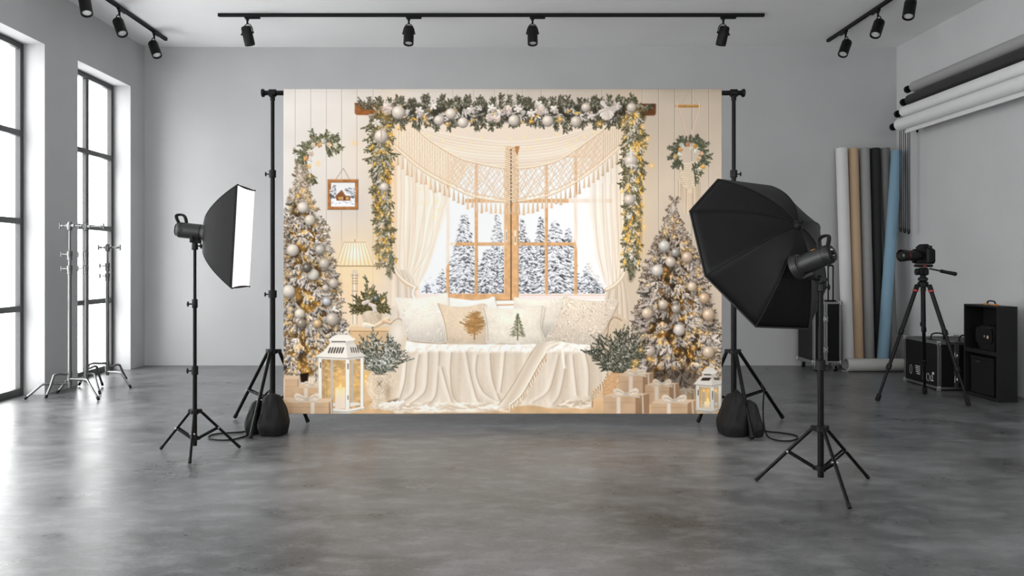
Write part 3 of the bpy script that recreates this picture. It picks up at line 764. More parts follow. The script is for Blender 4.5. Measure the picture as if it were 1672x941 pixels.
        for x, y in ((633, 171), (685, 180), (707, 172), (770, 178), (803, 176), (816, 184), (846, 176), (868, 184), (880, 170), (905, 178), (965, 188), (1008, 172), (615, 200)):
            for k in range(5):
                a = k*1.257+x; s.cap(x, y, x+5*math.cos(a), y+5*math.sin(a), 1.4, 2.4, np.asarray((.88, .83, .79))*r.uniform(.85, 1.08), 1, lit=.3)
        for x, y, rr in ((800, 191, 7), (811, 193, 6.5), (829, 178, 7.5), (882, 180, 8), (633, 176, 8)):
            for k in range(7):
                a = k*.9+x; s.cap(x, y, x+rr*.6*math.cos(a), y+rr*.6*math.sin(a), rr*.25, rr*.42, np.asarray((.90, .82, .77))*r.uniform(.82, 1.06), 1, lit=.35)
        for x, y, rr in ((651, 183, 11), (717.5, 195.5, 8.6), (736.5, 185, 9.2), (756.3, 199.3, 8.9), (839.5, 196, 9.3), (894.7, 197, 9.4), (941, 198, 9.2), (957, 175, 7.8), (1031.5, 175, 8), (623, 222, 11.3), (1030.5, 263, 11.3), (1028, 325.7, 9), (628, 305, 7.5)):
            s.ball(x, y, rr, (.93, .87, .81) if x < 900 else (.88, .82, .76))
        # the fabric bow ball and the star bauble
        for a in np.linspace(.3, 2.8, 8): s.cap(991, 176, 991+15*math.cos(a)*.75, 176+17*math.sin(a), 1.5, 3, np.asarray((.90, .85, .80))*r.uniform(.88, 1.05), 1, lit=.3)
        s.cap(991, 176, 984, 167, 2, 4, (.86, .82, .78)); s.cap(991, 176, 1003, 177, 2, 4.5, (.80, .75, .71))
        for x, y in ((1030, 248), (1030, 268)):
            for a in (0.4, 1.4, 2.6): s.cap(x, y, x+7*math.cos(a), y+5*math.sin(a), 1, 1.8, (.88, .84, .79), .9)
        s.line([(1030, 242), (1030, 262)], 1.6, (.90, .87, .82)); s.line([(623, 208), (623, 228)], .8, (.75, .62, .58))
        for x, y in ((1017, 202), (1031, 200), (652, 208), (980, 202), (641, 268), (1064, 270), (1057, 226), (1051, 238), (1043, 350), (1051, 370)): s.light(x, y, 1.1)

    def wreaths(s):
        r = s.r; g = dict(dark=(.34, .34, .25), pale=(.76, .73, .62))
        arc = s.smooth([(543, 234), (527, 233), (514, 238), (506, 250), (502, 264), (503, 280), (507, 292)], 5)
        for i, (x, y) in enumerate(arc):
            tx, ty = x-526, y-262; a = math.atan2(ty, tx)
            for da in (-.5, .3, 1.): s.sprig(x, y, a+da+r.uniform(-.3, .3), r.uniform(11, 17), 4.5, frost=.2, **g)
        for x, y, a, L in ((516, 232, -1.95, 24), (524, 232, -.95, 24), (530, 231, -.35, 28), (534, 236, .25, 30), (532, 236, 1.1, 22), (540, 238, .8, 18), (508, 244, 3.7, 24), (503, 252, 3.35, 26), (502, 256, 2.8, 20), (508, 283, 1.2, 20)): s.feather(x, y, a, L, 9, frost=.18, **g)
        for x, y, c in ((512, 236, (.93, .86, .78)), (522, 236, (.88, .68, .46)), (529, 229, (.88, .85, .80)), (506, 247, (.95, .90, .84)), (509, 250, (.9, .8, .72)), (500, 258, (.85, .64, .42)), (506, 264, (.93, .92, .88)), (504, 271, (.88, .72, .5)), (538, 236, (.93, .82, .68)), (548, 237, (.93, .88, .75))):
            for k in range(5):
                a = k*1.26+x; s.cap(x, y, x+3*math.cos(a), y+3*math.sin(a), 1, 1.8, np.asarray(c)*r.uniform(.8, 1.05), 1, lit=.3)
        for x, y in ((520, 266), (580, 233), (506, 287)): s.light(x, y, .9)
        # right wreath, on its rod and tapes
        s.line([(1114, 168), (1125, 149), (1138, 168)], .4, (.66, .58, .5), .7)
        for xa, xb in ((1107, 1123.5), (1143, 1126.5)):
            s.line([(xa, 172), (xb, 226)], 1.4, (.76, .65, .57)); s.line([(xa+.4, 172), (xb+.4, 226)], .4, (.90, .82, .75))
        s.poly([(1103, 169.8), (1144, 169.8), (1144, 174.8), (1103, 174.8)], (.66, .49, .28), tex=.2); s.line([(1104, 170.6), (1143, 170.6)], .5, (.80, .64, .42))
        s.line([(1105.5, 169), (1105.5, 176)], 1.2, (.84, .75, .62)); s.line([(1142, 169), (1142, 176)], 1.2, (.84, .75, .62))
        # macrame under it
        kn = (.80, .72, .62)
        s.poly(s.smooth([(1109, 262), (1118, 268), (1125, 270), (1134, 267), (1142, 262), (1141, 285), (1140, 300), (1127, 316), (1112, 298), (1109, 282)]), kn, 1, .5, tex=.3)
        for y in np.arange(266, 312, 3.6):
            for x in np.arange(1110, 1142, 3.6):
                if abs(x-1126) < 16-(max(0, y-298))*1.1:
                    sg = 1 if x < 1126 else -1
                    s.cap(x, y, x+2.6, y+2.2*sg, .8, .8, (.92, .86, .77), .9); s.cap(x, y+1.8, x+2.4, y+1.8+2*sg, .4, .4, (.42, .34, .26), .85)
        for x in np.arange(1107, 1143, 2.7):
            d = abs(x-1125); y0 = 312-d*1.1; y1 = (348 if d < 9 else 340-d)
            s.line([(x, y0), (x+r.uniform(-1, 1), y1)], .85, np.asarray(kn)*r.uniform(.9, 1.1)); s.line([(x+1.2, y0+4), (x+1.2, y1)], .3, (.52, .44, .36), .6)
        for k in range(34):
            a = k/34*6.283; x = 1126+19.5*math.cos(a); y = 251+19*math.sin(a)
            if .9 < a < 2.2: continue
            for da in (-.6, .5): s.sprig(x, y, a+da+r.uniform(-.3, .3), r.uniform(9, 15), 4, frost=.12, dark=(.30, .31, .24), pale=(.72, .70, .62))
        for a, L in ((-2.0, 20), (-1.1, 22), (-.55, 24), (.1, 24), (.45, 22), (1.0, 26), (1.25, 38), (2.5, 22), (3.0, 24), (3.5, 24)):
            s.feather(1126+15*math.cos(a), 252+15*math.sin(a), a, L, 8, frost=.1, dark=(.29, .30, .235), pale=(.70, .68, .6))
        for x, y, c in ((1123, 235, (.72, .50, .40)), (1111, 244, (.82, .60, .38)), (1113, 236, (.80, .82, .74)), (1103, 255, (.80, .66, .46)), (1141, 258, (.82, .70, .54)), (1130, 242, (.82, .78, .70)), (1145, 250, (.84, .66, .54)), (1135, 238, (.75, .58, .3)), (1110, 251, (.85, .83, .77)), (1137, 246, (.86, .85, .80)), (1148, 272, (.9, .68, .36)), (1142, 276, (.82, .8, .72))):
            for k in range(5):
                a = k*1.26+x; s.cap(x, y, x+2.6*math.cos(a), y+2.6*math.sin(a), .9, 1.6, np.asarray(c)*r.uniform(.8, 1.05), 1, lit=.3)

    def picture(s):
        s.glow(561, 322, 34, 30, (.78, .68, .60), .25, 1.2)
        s.line([(549, 292), (561, 274), (571, 292)], .5, (.66, .58, .50))
        c = (.70, .47, .29)
        s.poly([(535.2, 292), (585, 292), (585, 341.6), (535.2, 341.6)], c, tex=.25, n=s.n5)
        for q in ([(535.2, 341.4), (585, 341.4)], [(585, 292), (585, 341.4)]): s.line(q, .5, (.45, .28, .16))
        s.line([(536, 292.6), (584, 292.6)], .5, (.84, .62, .42))
        s.grad([(540.5, 297), (580, 297), (580, 336.8), (540.5, 336.8)], (.93, .92, .91), (.97, .97, .98), (0, 297), (0, 330))
        s.line([(540.5, 297), (580, 297)], .4, (.4, .26, .15)); s.line([(540.5, 297), (540.5, 336)], .4, (.4, .26, .15))
        for x, t, h_ in ((546, 303, 4.5), (542, 312, 3), (571.5, 304, 4), (577, 308, 4.5), (565, 309, 3)): s.winter_tree(x, t, 322, h_*.8, den=2.2)
        s.poly([(548, 319), (558, 309.5), (572.5, 318), (572.5, 327), (550, 327)], (.58, .38, .24), tex=.3)
        s.poly([(547, 320), (558, 309), (560.5, 310.5), (564.5, 318), (572, 319.5), (573, 318), (561.5, 309.5), (558, 308), (546, 318.6)], (.96, .96, .98))
        s.poly([(558.5, 309), (573.5, 318.6), (565, 319)], (.93, .94, .96))
        for x in (555, 559.5, 567.5): s.poly([(x-1.6, 321), (x+1.6, 321), (x+1.6, 325), (x-1.6, 325)], (.98, .84, .55)); s.line([(x, 321), (x, 325)], .3, (.35, .2, .1))
        s.poly([(561, 321), (563.5, 321), (563.5, 327), (561, 327)], (.35, .22, .15))
        for k in range(16):
            x = s.r.uniform(541, 579); y = s.r.uniform(327, 334); s.cap(x, y, x+3, y-.3, .4, .3, (.55, .57, .62), .7)

    def lamp(s):
        s.glow(580, 425, 46, 52, (1, .87, .66), .5, 1.2)
        s.glow(580, 470, 34, 60, (.99, .84, .64), .55, 1.)
        s.poly([(548, 434), (612, 434), (628, 462), (534, 462)], (1, .90, .72), .35, 6)
        s.poly([(575, 440), (584, 440), (585, 447), (588, 449), (584, 453), (582, 458), (583, 462), (582, 470), (583.5, 500), (584, 530), (575, 530), (576, 500), (577, 470), (576, 462), (577.5, 458), (575, 453), (571.5, 449), (575, 447)], (.90, .82, .72), 1, .6)
        s.line([(576.3, 447), (576.6, 528)], .6, (.74, .63, .50), .7); s.line([(579, 447), (579.5, 528)], 1., (1, .97, .92), .8)
        s.line([(583.4, 447), (583.6, 528)], .7, (.76, .66, .55), .7)
        for y in (449, 454, 458.5, 462.5, 475, 500): s.line([(575.5, y), (584.5, y)], .7, (.70, .58, .45), .9)
        w, m = s.grad([(562.5, 395), (597, 395), (611, 434), (548.5, 434)], (1., .93, .80), (1., .88, .68), (0, 395), (0, 434))
        s.glow(580, 413, 17, 16, (1, .99, .94), .95, 1.1)
        for k in range(10):
            t = k/9; s.line([(562.5+34.5*t, 395), (548.5+62.5*t, 434)], .45, (.80, .62, .42), .75); s.line([(563.7+34.5*t, 396), (550.3+62.5*t, 433)], .6, (1, .98, .92), .5)
        s.line([(548, 434), (611, 434)], .7, (.66, .52, .40)); s.line([(562, 395), (597.5, 395)], .8, (.88, .74, .60)); s.line([(580, 391), (580, 394)], .8, (.8, .6, .4))

    def fir(s, cx, tip, base, edge, dark, flk, gold, n_l, balls, seed):
        """a snow-flocked fir: edge gives the half width at each height"""
        r = s.r = np.random.default_rng(seed); dark = np.asarray(dark); flk = np.asarray(flk); gold = np.asarray(gold)
        ey = [e[0] for e in edge]; el = [e[1] for e in edge]; er = [e[2] for e in edge]
        pts = [(cx-l*(.3+.4*min(1, (y-tip)/90)), y) for y, l in zip(ey, el)]+[(cx+q*(.3+.4*min(1, (y-tip)/90)), y) for y, q in zip(ey[::-1], er[::-1])]
        s.poly(pts, dark, .96, 5, tex=.8, n=s.n5)
        for k in range(int(n_l*1.6)):
            y = tip+(base-tip)*(.08+.92*r.random()**.6); L = np.interp(y, ey, el); R = np.interp(y, ey, er)
            s.glow(cx+r.uniform(-L, R)*.78, y, r.uniform(4, 8), r.uniform(3, 6), gold, r.uniform(.35, .8), 1.3)
        y = base
        rows = []
        y = tip+3
        while y < base: t = (y-tip)/(base-tip); rows.append(y); y += 4+6.5*t
        for y in rows:
            t = (y-tip)/(base-tip); L = np.interp(y, ey, el); R = np.interp(y, ey, er)
            # branches that stick out past the outline
            for side, Wd in ((-1, L), (1, R)):
                a = (math.pi if side < 0 else 0)-side*(.75-1.0*min(1, t*1.6))+r.uniform(-.3, .3)
                if t < .25 and r.random() < .35: continue
                l = (11+15*min(1, t*1.5))*r.uniform(.8, 1.5)
                bx = cx+side*max(0, Wd-l*.85)
                s.feather(bx, y, a, l, 6+3*t, frost=.42, dark=dark*1.25+.10, pale=flk*.93)
            sz = 8+15*t
            n = max(1, int((L+R)/(sz*.95)))
            for k in range(n):
                ff = .55+.3*min(1, t*4); x = cx-L*ff+(L+R)*ff*(k+r.uniform(.1, .9))/n
                side = (x-cx)/(L+R+1)*2
                a = math.pi/2-side*1.5+r.uniform(-.6, .6)
                z = r.random()
                if t < .22 and r.random() < .45: continue
                if z < .62: s.flock(x, y+r.uniform(-4, 4), a, sz*r.uniform(.7, 1.1), 1.6+1.9*t, flk*r.uniform(.78, 1.04)*np.array((1, .99, .985)), 3+int(t*3), 1.8)
                elif z < .82: s.feather(x, y, a, sz*1.1, 7, frost=.55, dark=dark*1.3+.1, pale=flk)
                elif z < .93: s.sprig(x, y, a, sz*.8, 3, dark=gold*.6, pale=np.asarray((1, .87, .55)), frost=.45)
        for q in range(9):
            y = tip+q*6.5+6
            for side in (-1, 1): s.feather(cx, y+5, -math.pi/2+side*(.62+q*.05)+r.uniform(-.15, .15), (5+q*2.6)*r.uniform(.85, 1.2), 3.5+q*.45, frost=.5, dark=dark*1.3+.12, pale=flk)
        s.sprig(cx, tip+22, -math.pi/2, 24, 4, frost=.55, dark=dark*1.3+.12, pale=flk)
        for k in range(int(n_l*5)):
            y = tip+(base-tip)*(.1+.9*r.random()**.6); L = np.interp(y, ey, el); R = np.interp(y, ey, er)
            x = cx+r.uniform(-L, R)*.88; a = math.pi/2+(x-cx)/(L+R+1)*-2.+r.uniform(-.9, .9); gq = r.random()
            c = dark*r.uniform(.6, 1.4) if gq < .6 else flk*r.uniform(.9, 1.1)
            s.cap(x, y, x+math.cos(a)*3.5, y+math.sin(a)*3.5, .65, .4, np.minimum(c, 1), .7)
        for k in range(n_l):
            y = tip+8+(base-tip-10)*r.random()**.6; L = np.interp(y, ey, el); R = np.interp(y, ey, er)
            s.light(cx+r.uniform(-L, R)*.88, y, r.uniform(.55, .95))
        for x, y, rr, c in balls:
            s.glow(x+1, y+2, rr*1.1, rr*1.1, dark*.7, .8, 1.2); s.ball(x, y, rr, c)

    def firs(s):
        P = (.96, .91, .85); Q = (.86, .80, .74)
        edge = [(275, 1, 1), (295, 5, 5), (315, 13, 13), (340, 26, 28), (370, 30, 42), (400, 32, 48), (430, 34, 58), (470, 36, 66), (520, 38, 76), (560, 40, 84), (585, 40, 82), (612, 40, 56)]
        s.fir(491, 272, 612, edge, (.29, .225, .14), (.92, .875, .83), (.84, .60, .27), 120,
              [(495, 338, 9, P), (506.5, 359, 9, (.93, .88, .80)), (478.5, 408, 10, P), (512, 448, 9.5, (.95, .92, .86)), (472, 475, 10.3, P), (545, 462, 8, Q), (532, 470, 6, Q), (530, 430, 8.5, (.88, .82, .76)), (543, 521, 10.5, (.84, .78, .72)), (523, 407, 8, (.84, .80, .76)), (490, 512, 8.5, (.95, .90, .82)), (488, 524, 5, P), (534, 492, 7, (.82, .82, .84)), (519, 528, 7, (.88, .74, .56)), (502, 437, 7.5, (.45, .42, .38)), (493, 528, 8, (.62, .57, .5))], 3)
        s.poly([(490, 610), (505, 608), (503, 624), (492, 624)], (.12, .09, .06), 1, 1)
        edge = [(330, 1, 1), (350, 5, 5), (370, 14, 13), (395, 31, 27), (430, 46, 46), (470, 56, 58), (500, 62, 64), (530, 68, 76), (560, 66, 80), (590, 62, 80), (614, 44, 76)]
        s.fir(1100, 326, 612, edge, (.19, .145, .10), (.82, .77, .72), (.72, .48, .20), 100,
              [(1085, 401.5, 9.5, (.80, .78, .75)), (1073.5, 441.5, 9.8, (.85, .81, .77)), (1095, 427, 8.8, (.84, .78, .72)), (1122, 420, 9.2, (.80, .70, .61)), (1057, 511.5, 9.3, (.86, .77, .67)), (1109, 538.5, 9.6, (.86, .81, .77)), (1083, 497, 8.2, (.80, .73, .66)), (1150, 487, 9, (.80, .68, .56)), (1157, 514, 10, (.84, .73, .62)), (1130, 468, 8, (.84, .75, .65)), (1061, 573, 9.5, (.82, .75, .69)), (1157, 575, 10, (.82, .73, .64)), (1104, 504, 7.5, (.70, .65, .60)), (1103, 412, 7, (.66, .63, .60))], 5)
        s.r = np.random.default_rng(11)

    def bush(s, cx, by, spread, h_, n, dark, pale, frost, bl=None):
        r = s.r
        for k in range(n):
            t = (k+.5)/n*2-1; a = -math.pi/2+t*spread+r.uniform(-.12, .12)
            L = h_*(1-.25*abs(t))*r.uniform(.75, 1.05)
            s.feather(cx+t*6, by, a, L, h_*.20, frost=frost, dark=dark, pale=pale, step=1.3)

    def side_left(s):
        # the side table, the vase with greens, the snow bush in the urn
        s.poly([(572, 534), (655, 534), (655, 676), (572, 676)], (.84, .69, .51), .85, 3, tex=.12, n=s.n12)
        s.poly([(574, 533.5), (650, 533.5), (650, 540), (574, 540)], (.90, .78, .62)); s.line([(574, 540.5), (650, 540.5)], .6, (.66, .5, .34))
        for x, y in ((570, 560), (598, 614), (597, 622), (600, 640), (595, 590), (604, 652)): s.light(x, y, 1.4)
        s.poly(s.smooth([(595, 504), (623, 504), (625, 516), (620, 527), (607, 531), (595, 526), (591, 515)]), (.84, .76, .66), 1, .6, tex=.12); s.glow(600, 512, 8, 8, (.94, .88, .80), .6)
        s.glow(620, 518, 5, 10, (.62, .53, .44), .5)
        s.cap(597, 531, 610, 533, 5, 3, (.92, .86, .78), 1, lit=.3); s.cap(612, 533, 634, 521, 3, 4, (.88, .78, .66), 1, lit=.4); s.cap(626, 524, 640, 528, 3, 3, (.86, .74, .6), 1, lit=.4)
        s.bush(606, 506, 1.75, 42, 18, (.29, .27, .17), (.64, .58, .41), .20)
        s.feather(603, 500, -1.6, 52, 17, dark=(.34, .34, .25), pale=(.75, .7, .58), frost=.25)
        for x, y, a in ((602, 492, 2.8), (605, 497, .4), (610, 500, 1.2)): s.cap(x, y, x+8*math.cos(a), y+8*math.sin(a), 3, 3.4, (.86, .80, .76), 1, lit=.3)
        s.ball(615, 487, 5.5, (.42, .44, .40)); s.light(626, 490, .7); s.light(603, 478, .6)

    def ridges(s, cx, cy, k, wob):
        d = np.sqrt((s.px-cx)**2+((s.py-cy)*1.15)**2)+wob*(s.n12-.5)+wob*.35*(s.n5-.5)
        return np.clip(.5+.42*np.sin(d*k)*(.4+s.n5)+.5*(s.n1-.5), 0, 1)

    def pillow(s, pts, col, sh=.2, tex=.06, n=None, rim=True):
        q = s.smooth(pts+[pts[0]], 6)[:-1]
        cx = sum(p[0] for p in q)/len(q); cy = sum(p[1] for p in q)/len(q)
        w, m = s.mask([(x+1.5, y+2) for x, y in q], 1.6); s.put(w, m*.45, (.52, .42, .33))
        w, m = s.mask(q, .5)
        Y = (s.py[w]-cy)/40; X = (s.px[w]-cx)/45
        f = 1-sh*(Y*.55+X*.12)-sh*.35*(X*X+Y*Y)+tex*((s.n2 if n is None else n)[w]-.5)+.05*(s.n12[w]-.5)
        s.put(w, m, np.clip(np.asarray(col, np.float32)*f[..., None]*1.04, 0, 1))
        if rim:
            s.line([(x*.985+cx*.015, y*.985+cy*.015) for x, y in q], .5, np.asarray(col)*.86, .5); s.line(q, .5, (1, .98, .95), .5)

    def sofa(s):
        r = s.r
        s.grad([(640, 600), (1040, 600), (1040, 676), (590, 676), (590, 640)], (.80, .66, .50), (.88, .76, .61), (0, 600), (0, 676), 1, 2)
        s.poly([(463, 655), (1178, 652), (1178, 676), (463, 676)], (.80, .66, .50), .9, 1.5, tex=.16, n=s.n12)
        # body of the sofa with rolled arms
        s.poly(s.smooth([(640, 526), (652, 520), (664, 530), (668, 560), (664, 665), (640, 668), (634, 600), (634, 545)]), (.87, .80, .71), 1, .8, tex=.05)
        s.glow(650, 542, 11, 18, (.95, .91, .86), .9, 1.); s.line(s.smooth([(637, 530), (650, 520), (662, 530), (667, 560)]), .8, (.66, .56, .46), .8)
        s.poly(s.smooth([(985, 520), (1004, 511), (1020, 520), (1024, 545), (1018, 660), (985, 660), (980, 560)]), (.82, .74, .64), 1, .8, tex=.06)
        s.line(s.smooth([(992, 560), (994, 530), (1003, 518), (1015, 523)]), .8, (.55, .45, .36), .8)
        s.poly([(664, 556), (985, 556), (985, 600), (664, 600)], (.80, .72, .62))
        # cushions behind
        s.pillow([(724, 485), (736, 486), (770, 490), (795, 488), (806, 484), (809, 492), (808, 520), (730, 520)], (.955, .935, .90), .12)
        s.pillow([(839, 485), (848, 486), (880, 490), (912, 487), (921, 487), (918, 520), (896, 552), (890, 552), (845, 520)], (.91, .87, .81), .28)
        for k in range(10): s.cap(846+k*7, 487+r.uniform(0, 2), 850+k*7, 492+r.uniform(0, 3), .6, .4, (.99, .97, .94), .7)
        # big knitted cushions
        s.pillow([(643, 485), (680, 487), (708, 483), (728, 478), (732, 484), (733, 520), (730, 556), (700, 558), (668, 552), (658, 525)], (.935, .895, .84), .17, .13, s.ridges(742, 548, 2.1, 14))
        s.pillow([(921, 481), (940, 488), (975, 491), (1007, 490), (1000, 512), (984, 545), (984, 564), (940, 562), (893, 558), (905, 530), (916, 500)], (.86, .80, .73), .13, .24, s.ridges(1010, 440, 1.9, 22))
        for k in range(40):
            x = r.uniform(664, 730); y = r.uniform(490, 550)
            a = math.atan2(y-548, x-742)+math.pi/2+r.uniform(-.2, .2); c = (.985, .965, .94) if k % 2 else (.83, .76, .68)
            s.cap(x, y, x+3*math.cos(a), y+3*math.sin(a), .6, .3, c, .45)
        for k in range(160):
            x = r.uniform(900, 1000); y = r.uniform(489, 558)
            if not (x > 915-(y-489)*.28 and x < 1006-(y-489)*.36): continue
            a = -.95+.8*math.sin((x+y)*.02)+r.uniform(-.25, .25); c = (.96, .925, .87) if k % 2 else (.67, .59, .50)
            s.cap(x, y, x+2.6*math.cos(a), y+2.6*math.sin(a), .6, .35, c, .6)
        # two cushions with embroidered trees
        s.pillow([(714, 494), (740, 500), (765, 500), (790, 495), (794, 505), (792, 535), (798, 555), (790, 560), (750, 562), (730, 559), (728, 540), (722, 515)], (.87, .79, .69), .15)
        s.line(s.smooth([(716, 496), (726, 525), (731, 556)]), .6, (.70, .58, .45), .8)
        s.pillow([(788, 500), (815, 504), (850, 503), (886, 498), (888, 510), (884, 535), (888, 560), (850, 561), (820, 560), (796, 561), (795, 540)], (.915, .875, .815), .14)
        s.line(s.smooth([(790, 502), (796, 530), (797, 556)]), .6, (.70, .63, .55), .8); s.line(s.smooth([(886, 500), (883, 530), (887, 557)]), .6, (.72, .65, .57), .7)
        c = (.63, .47, .29)
        s.line([(774.8, 554), (775.5, 520)], 1.2, c)
        for k in range(100):
            t = k/100; y = 512+34*t; hw = 4+15*math.sin(min(1, t*1.15)*2.3+.2) if t < .97 else 10
            for sd in (-1, 1): s.cap(775, y-1, 775+sd*r.uniform(.2, 1)*hw, y+r.uniform(-6, 3), .55, .9, np.asarray(c)*r.uniform(.85, 1.25), .6)
        s.line([(752, 526), (760, 530)], 1, c); s.ell(752, 526, 1.6, 1.6, c)
        c = (.42, .42, .32)
        s.line([(845.5, 555), (845.5, 512)], .9, (.40, .35, .24))
        for k in range(120):
            t = k/120; y = 512+36*t; hw = 1.5+17*t*(.82+.2*math.sin(t*44))
            for sd in (-1, 1):
                q = r.uniform(.1, 1); s.cap(845.5+sd*q*hw*.6, y+q*hw*.1, 845.5+sd*q*hw, y+q*hw*.28, .5, .4, np.asarray(c)*r.uniform(.7, 1.35), .75)

    def throw(s):
        r = s.r
        out = s.smooth([(664, 556), (690, 560), (740, 562), (800, 562), (860, 562), (885, 560), (915, 558), (945, 562), (965, 564), (975, 580), (992, 605), (984, 626), (966, 640), (968, 662), (955, 668), (935, 666), (903, 667), (870, 662), (842, 664), (828, 668), (800, 672), (760, 674), (720, 673), (690, 674), (640, 671), (620, 667), (636, 662), (652, 655), (655, 620), (660, 580)])
        w, m = s.mask(out, .7)
        X = s.px[w]; Y = s.py[w]
        t = np.clip((Y-560)/105, 0, 1)
        u = X+(X-800)*-.05*t
        f = .5+.20*np.sin(u*.155+1.4*np.sin(u*.037)+t*1.6)+.12*np.sin(u*.33+t*2.4+1)+.05*np.sin(u*.7)
        edge = np.clip((577-Y)/5, 0, 1)
        sh = np.clip((X-640)/360, 0, 1)
        lo = np.stack([.83-.07*sh, .765-.075*sh, .685-.08*sh], -1); hi = np.stack([.945-.03*sh, .90-.035*sh, .84-.04*sh], -1)
        ff = np.clip(f*.85+.1+.10*(s.n5[w]-.5)+.12*(s.n1[w]-.5), 0, 1)[..., None]
        col = lo*(1-ff)+hi*ff
        e = (edge*(.55+.4*s.n5[w]))[..., None]
        col = col*(1-e)+np.array([1, .985, .965])*e
        s.put(w, m, col)
        for pts, k in (([(685, 580), (680, 610), (676, 640), (655, 657)], 1.4), ([(700, 575), (699, 610), (694, 640), (670, 660)], 1.5), ([(718, 575), (716, 610), (712, 645), (700, 661)], 1.6), ([(738, 575), (736, 610), (742, 650), (765, 662)], 1.2), ([(780, 580), (778, 610), (790, 640), (813, 655)], 1.4), ([(801, 578), (804, 615), (815, 650), (822, 660)], 1.4), ([(825, 575), (822, 610), (818, 640)], 1.0), ([(762, 575), (768, 610), (777, 645), (782, 655)], 1.1), ([(665, 575), (662, 620), (652, 655)], 1.2), ([(913, 580), (906, 610), (895, 640), (870, 657)], 1.3), ([(924, 580), (922, 610), (914, 645), (903, 660)], 1.5), ([(936, 580), (939, 610), (943, 645)], 1.1), ([(955, 572), (962, 605), (962, 645)], 1.3), ([(722, 600), (730, 630), (738, 655)], 1.)):
            q = s.smooth(pts)
            s.line([(x+2.4, y) for x, y in q], k*2.8, (.76, .69, .60), .40, True); s.line(q, k*.75, (.60, .50, .41), .75, True); s.line([(x-4.2, y) for x, y in q], k*3.2, (.975, .94, .895), .45, True)
        # hem lying on the floor
        for k in range(60):
            x = r.uniform(632, 815); y = r.uniform(659, 670); q = s.smooth([(x, y), (x+6, y+r.uniform(-3, 3)), (x+r.uniform(12, 22), y+r.uniform(-3, 3))], 4); s.line(q, 1.5, (.985, .96, .925) if k % 5 < 3 else (.76, .67, .57), .6, True)
        for k in range(22):
            x = r.uniform(905, 960); y = r.uniform(656, 665); s.line([(x, y), (x+r.uniform(6, 12), y+r.uniform(-5, 3))], 1.5, (.97, .93, .88) if k % 2 else (.70, .60, .5), .6, True)
        for k in range(34):
            x = 670+k*8.6; y = 562+r.uniform(-1, 9); s.line(s.smooth([(x, y+6), (x+3, y), (x+r.uniform(6, 12), y+r.uniform(-2, 3))], 4), 1.3, (.86, .79, .71) if k % 2 else (1, .99, .97), .55, True)
        # the turned-over flap with its fringe
        fl = s.smooth([(880, 560), (905, 556), (917, 558), (900, 570), (886, 582), (874, 600), (862, 625), (850, 650), (836, 665), (815, 662), (830, 645), (845, 618), (862, 588)])
        w, m = s.mask(fl, .6); f = .5+.5*np.sin((s.px[w]+s.py[w]*.55)*.22)
        s.put(w, m, np.array([.83, .765, .685])*(1-f[..., None]*.6)+np.array([.97, .94, .89])*f[..., None]*.6)
        s.line([(x-1, y) for x, y in s.smooth([(880, 560), (862, 588), (845, 618), (828, 645), (815, 662)])], .8, (.66, .57, .47), .7)
        fr = s.smooth([(891, 576), (878, 596), (864, 622), (850, 645), (832, 661)], 9)
        for i, (x, y) in enumerate(fr):
            for q in (0, 1):
                c = np.asarray((.93, .86, .77) if (i+q) % 2 else (.74, .63, .52)); s.cap(x+q, y+q-1, x+q+r.uniform(-1, 3), y+r.uniform(8, 13), .8, .6, c)
        s.line(fr, 1.1, (.97, .93, .87)); s.line([(x+1.8, y+1) for x, y in fr], .5, (.55, .43, .33), .7)
        s.line(s.smooth([(889, 578), (893, 568), (905, 562), (917, 558)]), 1.3, (.96, .92, .86))
        fr = s.smooth([(992, 602), (988, 618), (977, 632), (966, 645), (968, 655)], 7)
        for i, (x, y) in enumerate(fr):
            c = np.asarray((.90, .83, .73) if i % 2 else (.62, .51, .4)); s.cap(x, y, x+r.uniform(-1, 2), y+r.uniform(8, 13), .9, .6, c)
        s.line(s.smooth([(919, 560), (919, 580), (922, 600)]), 2, (.97, .94, .89), .8)

    def gift(s, x0, y0, x1, y1, xs, depth, k=1., bow=True, rib=None):
        """box seen from its front edge: front face x0..xs, side face xs..x1, top of height depth"""
        front = np.asarray((.83, .695, .56))*k; side = np.asarray((.64, .505, .385))*k; top = np.asarray((.90, .785, .66))*k
        s.poly([(x0, y0+depth), (xs, y0+depth), (xs, y1), (x0, y1)], front, tex=.08, n=s.n12); s.poly([(xs, y0+depth), (x1, y0+depth*.2), (x1, y1-2), (xs, y1)], side, tex=.08, n=s.n12)
        s.poly([(x0, y0+depth), (x0+(x1-xs)*.75, y0), (x1, y0+depth*.2), (xs, y0+depth)], top)
        s.line([(x0, y0+depth+.28*(y1-y0)), (xs, y0+depth+.28*(y1-y0))], .35, front*.8, .7); s.line([(xs, y0+depth), (xs, y1)], .4, side*.85, .6)
        rx = (x0*.45+xs*.55) if rib is None else rib; wd = 3.2 if xs-x0 > 25 else 2
        W = np.asarray((.95, .88, .80))*k
        s.poly([(rx-wd, y0+depth), (rx+wd, y0+depth), (rx+wd, y1), (rx-wd, y1)], W); s.line([(rx-wd+1.3, y0+depth), (rx-wd+1.3, y1)], .3, W*.84, .8); s.line([(rx+wd-1.3, y0+depth), (rx+wd-1.3, y1)], .3, W*.84, .8)
        xm = xs+(x1-xs)*.5; s.line([(xm, y0+depth*.6), (xm+1, y1-1)], 1.3, W*.88)
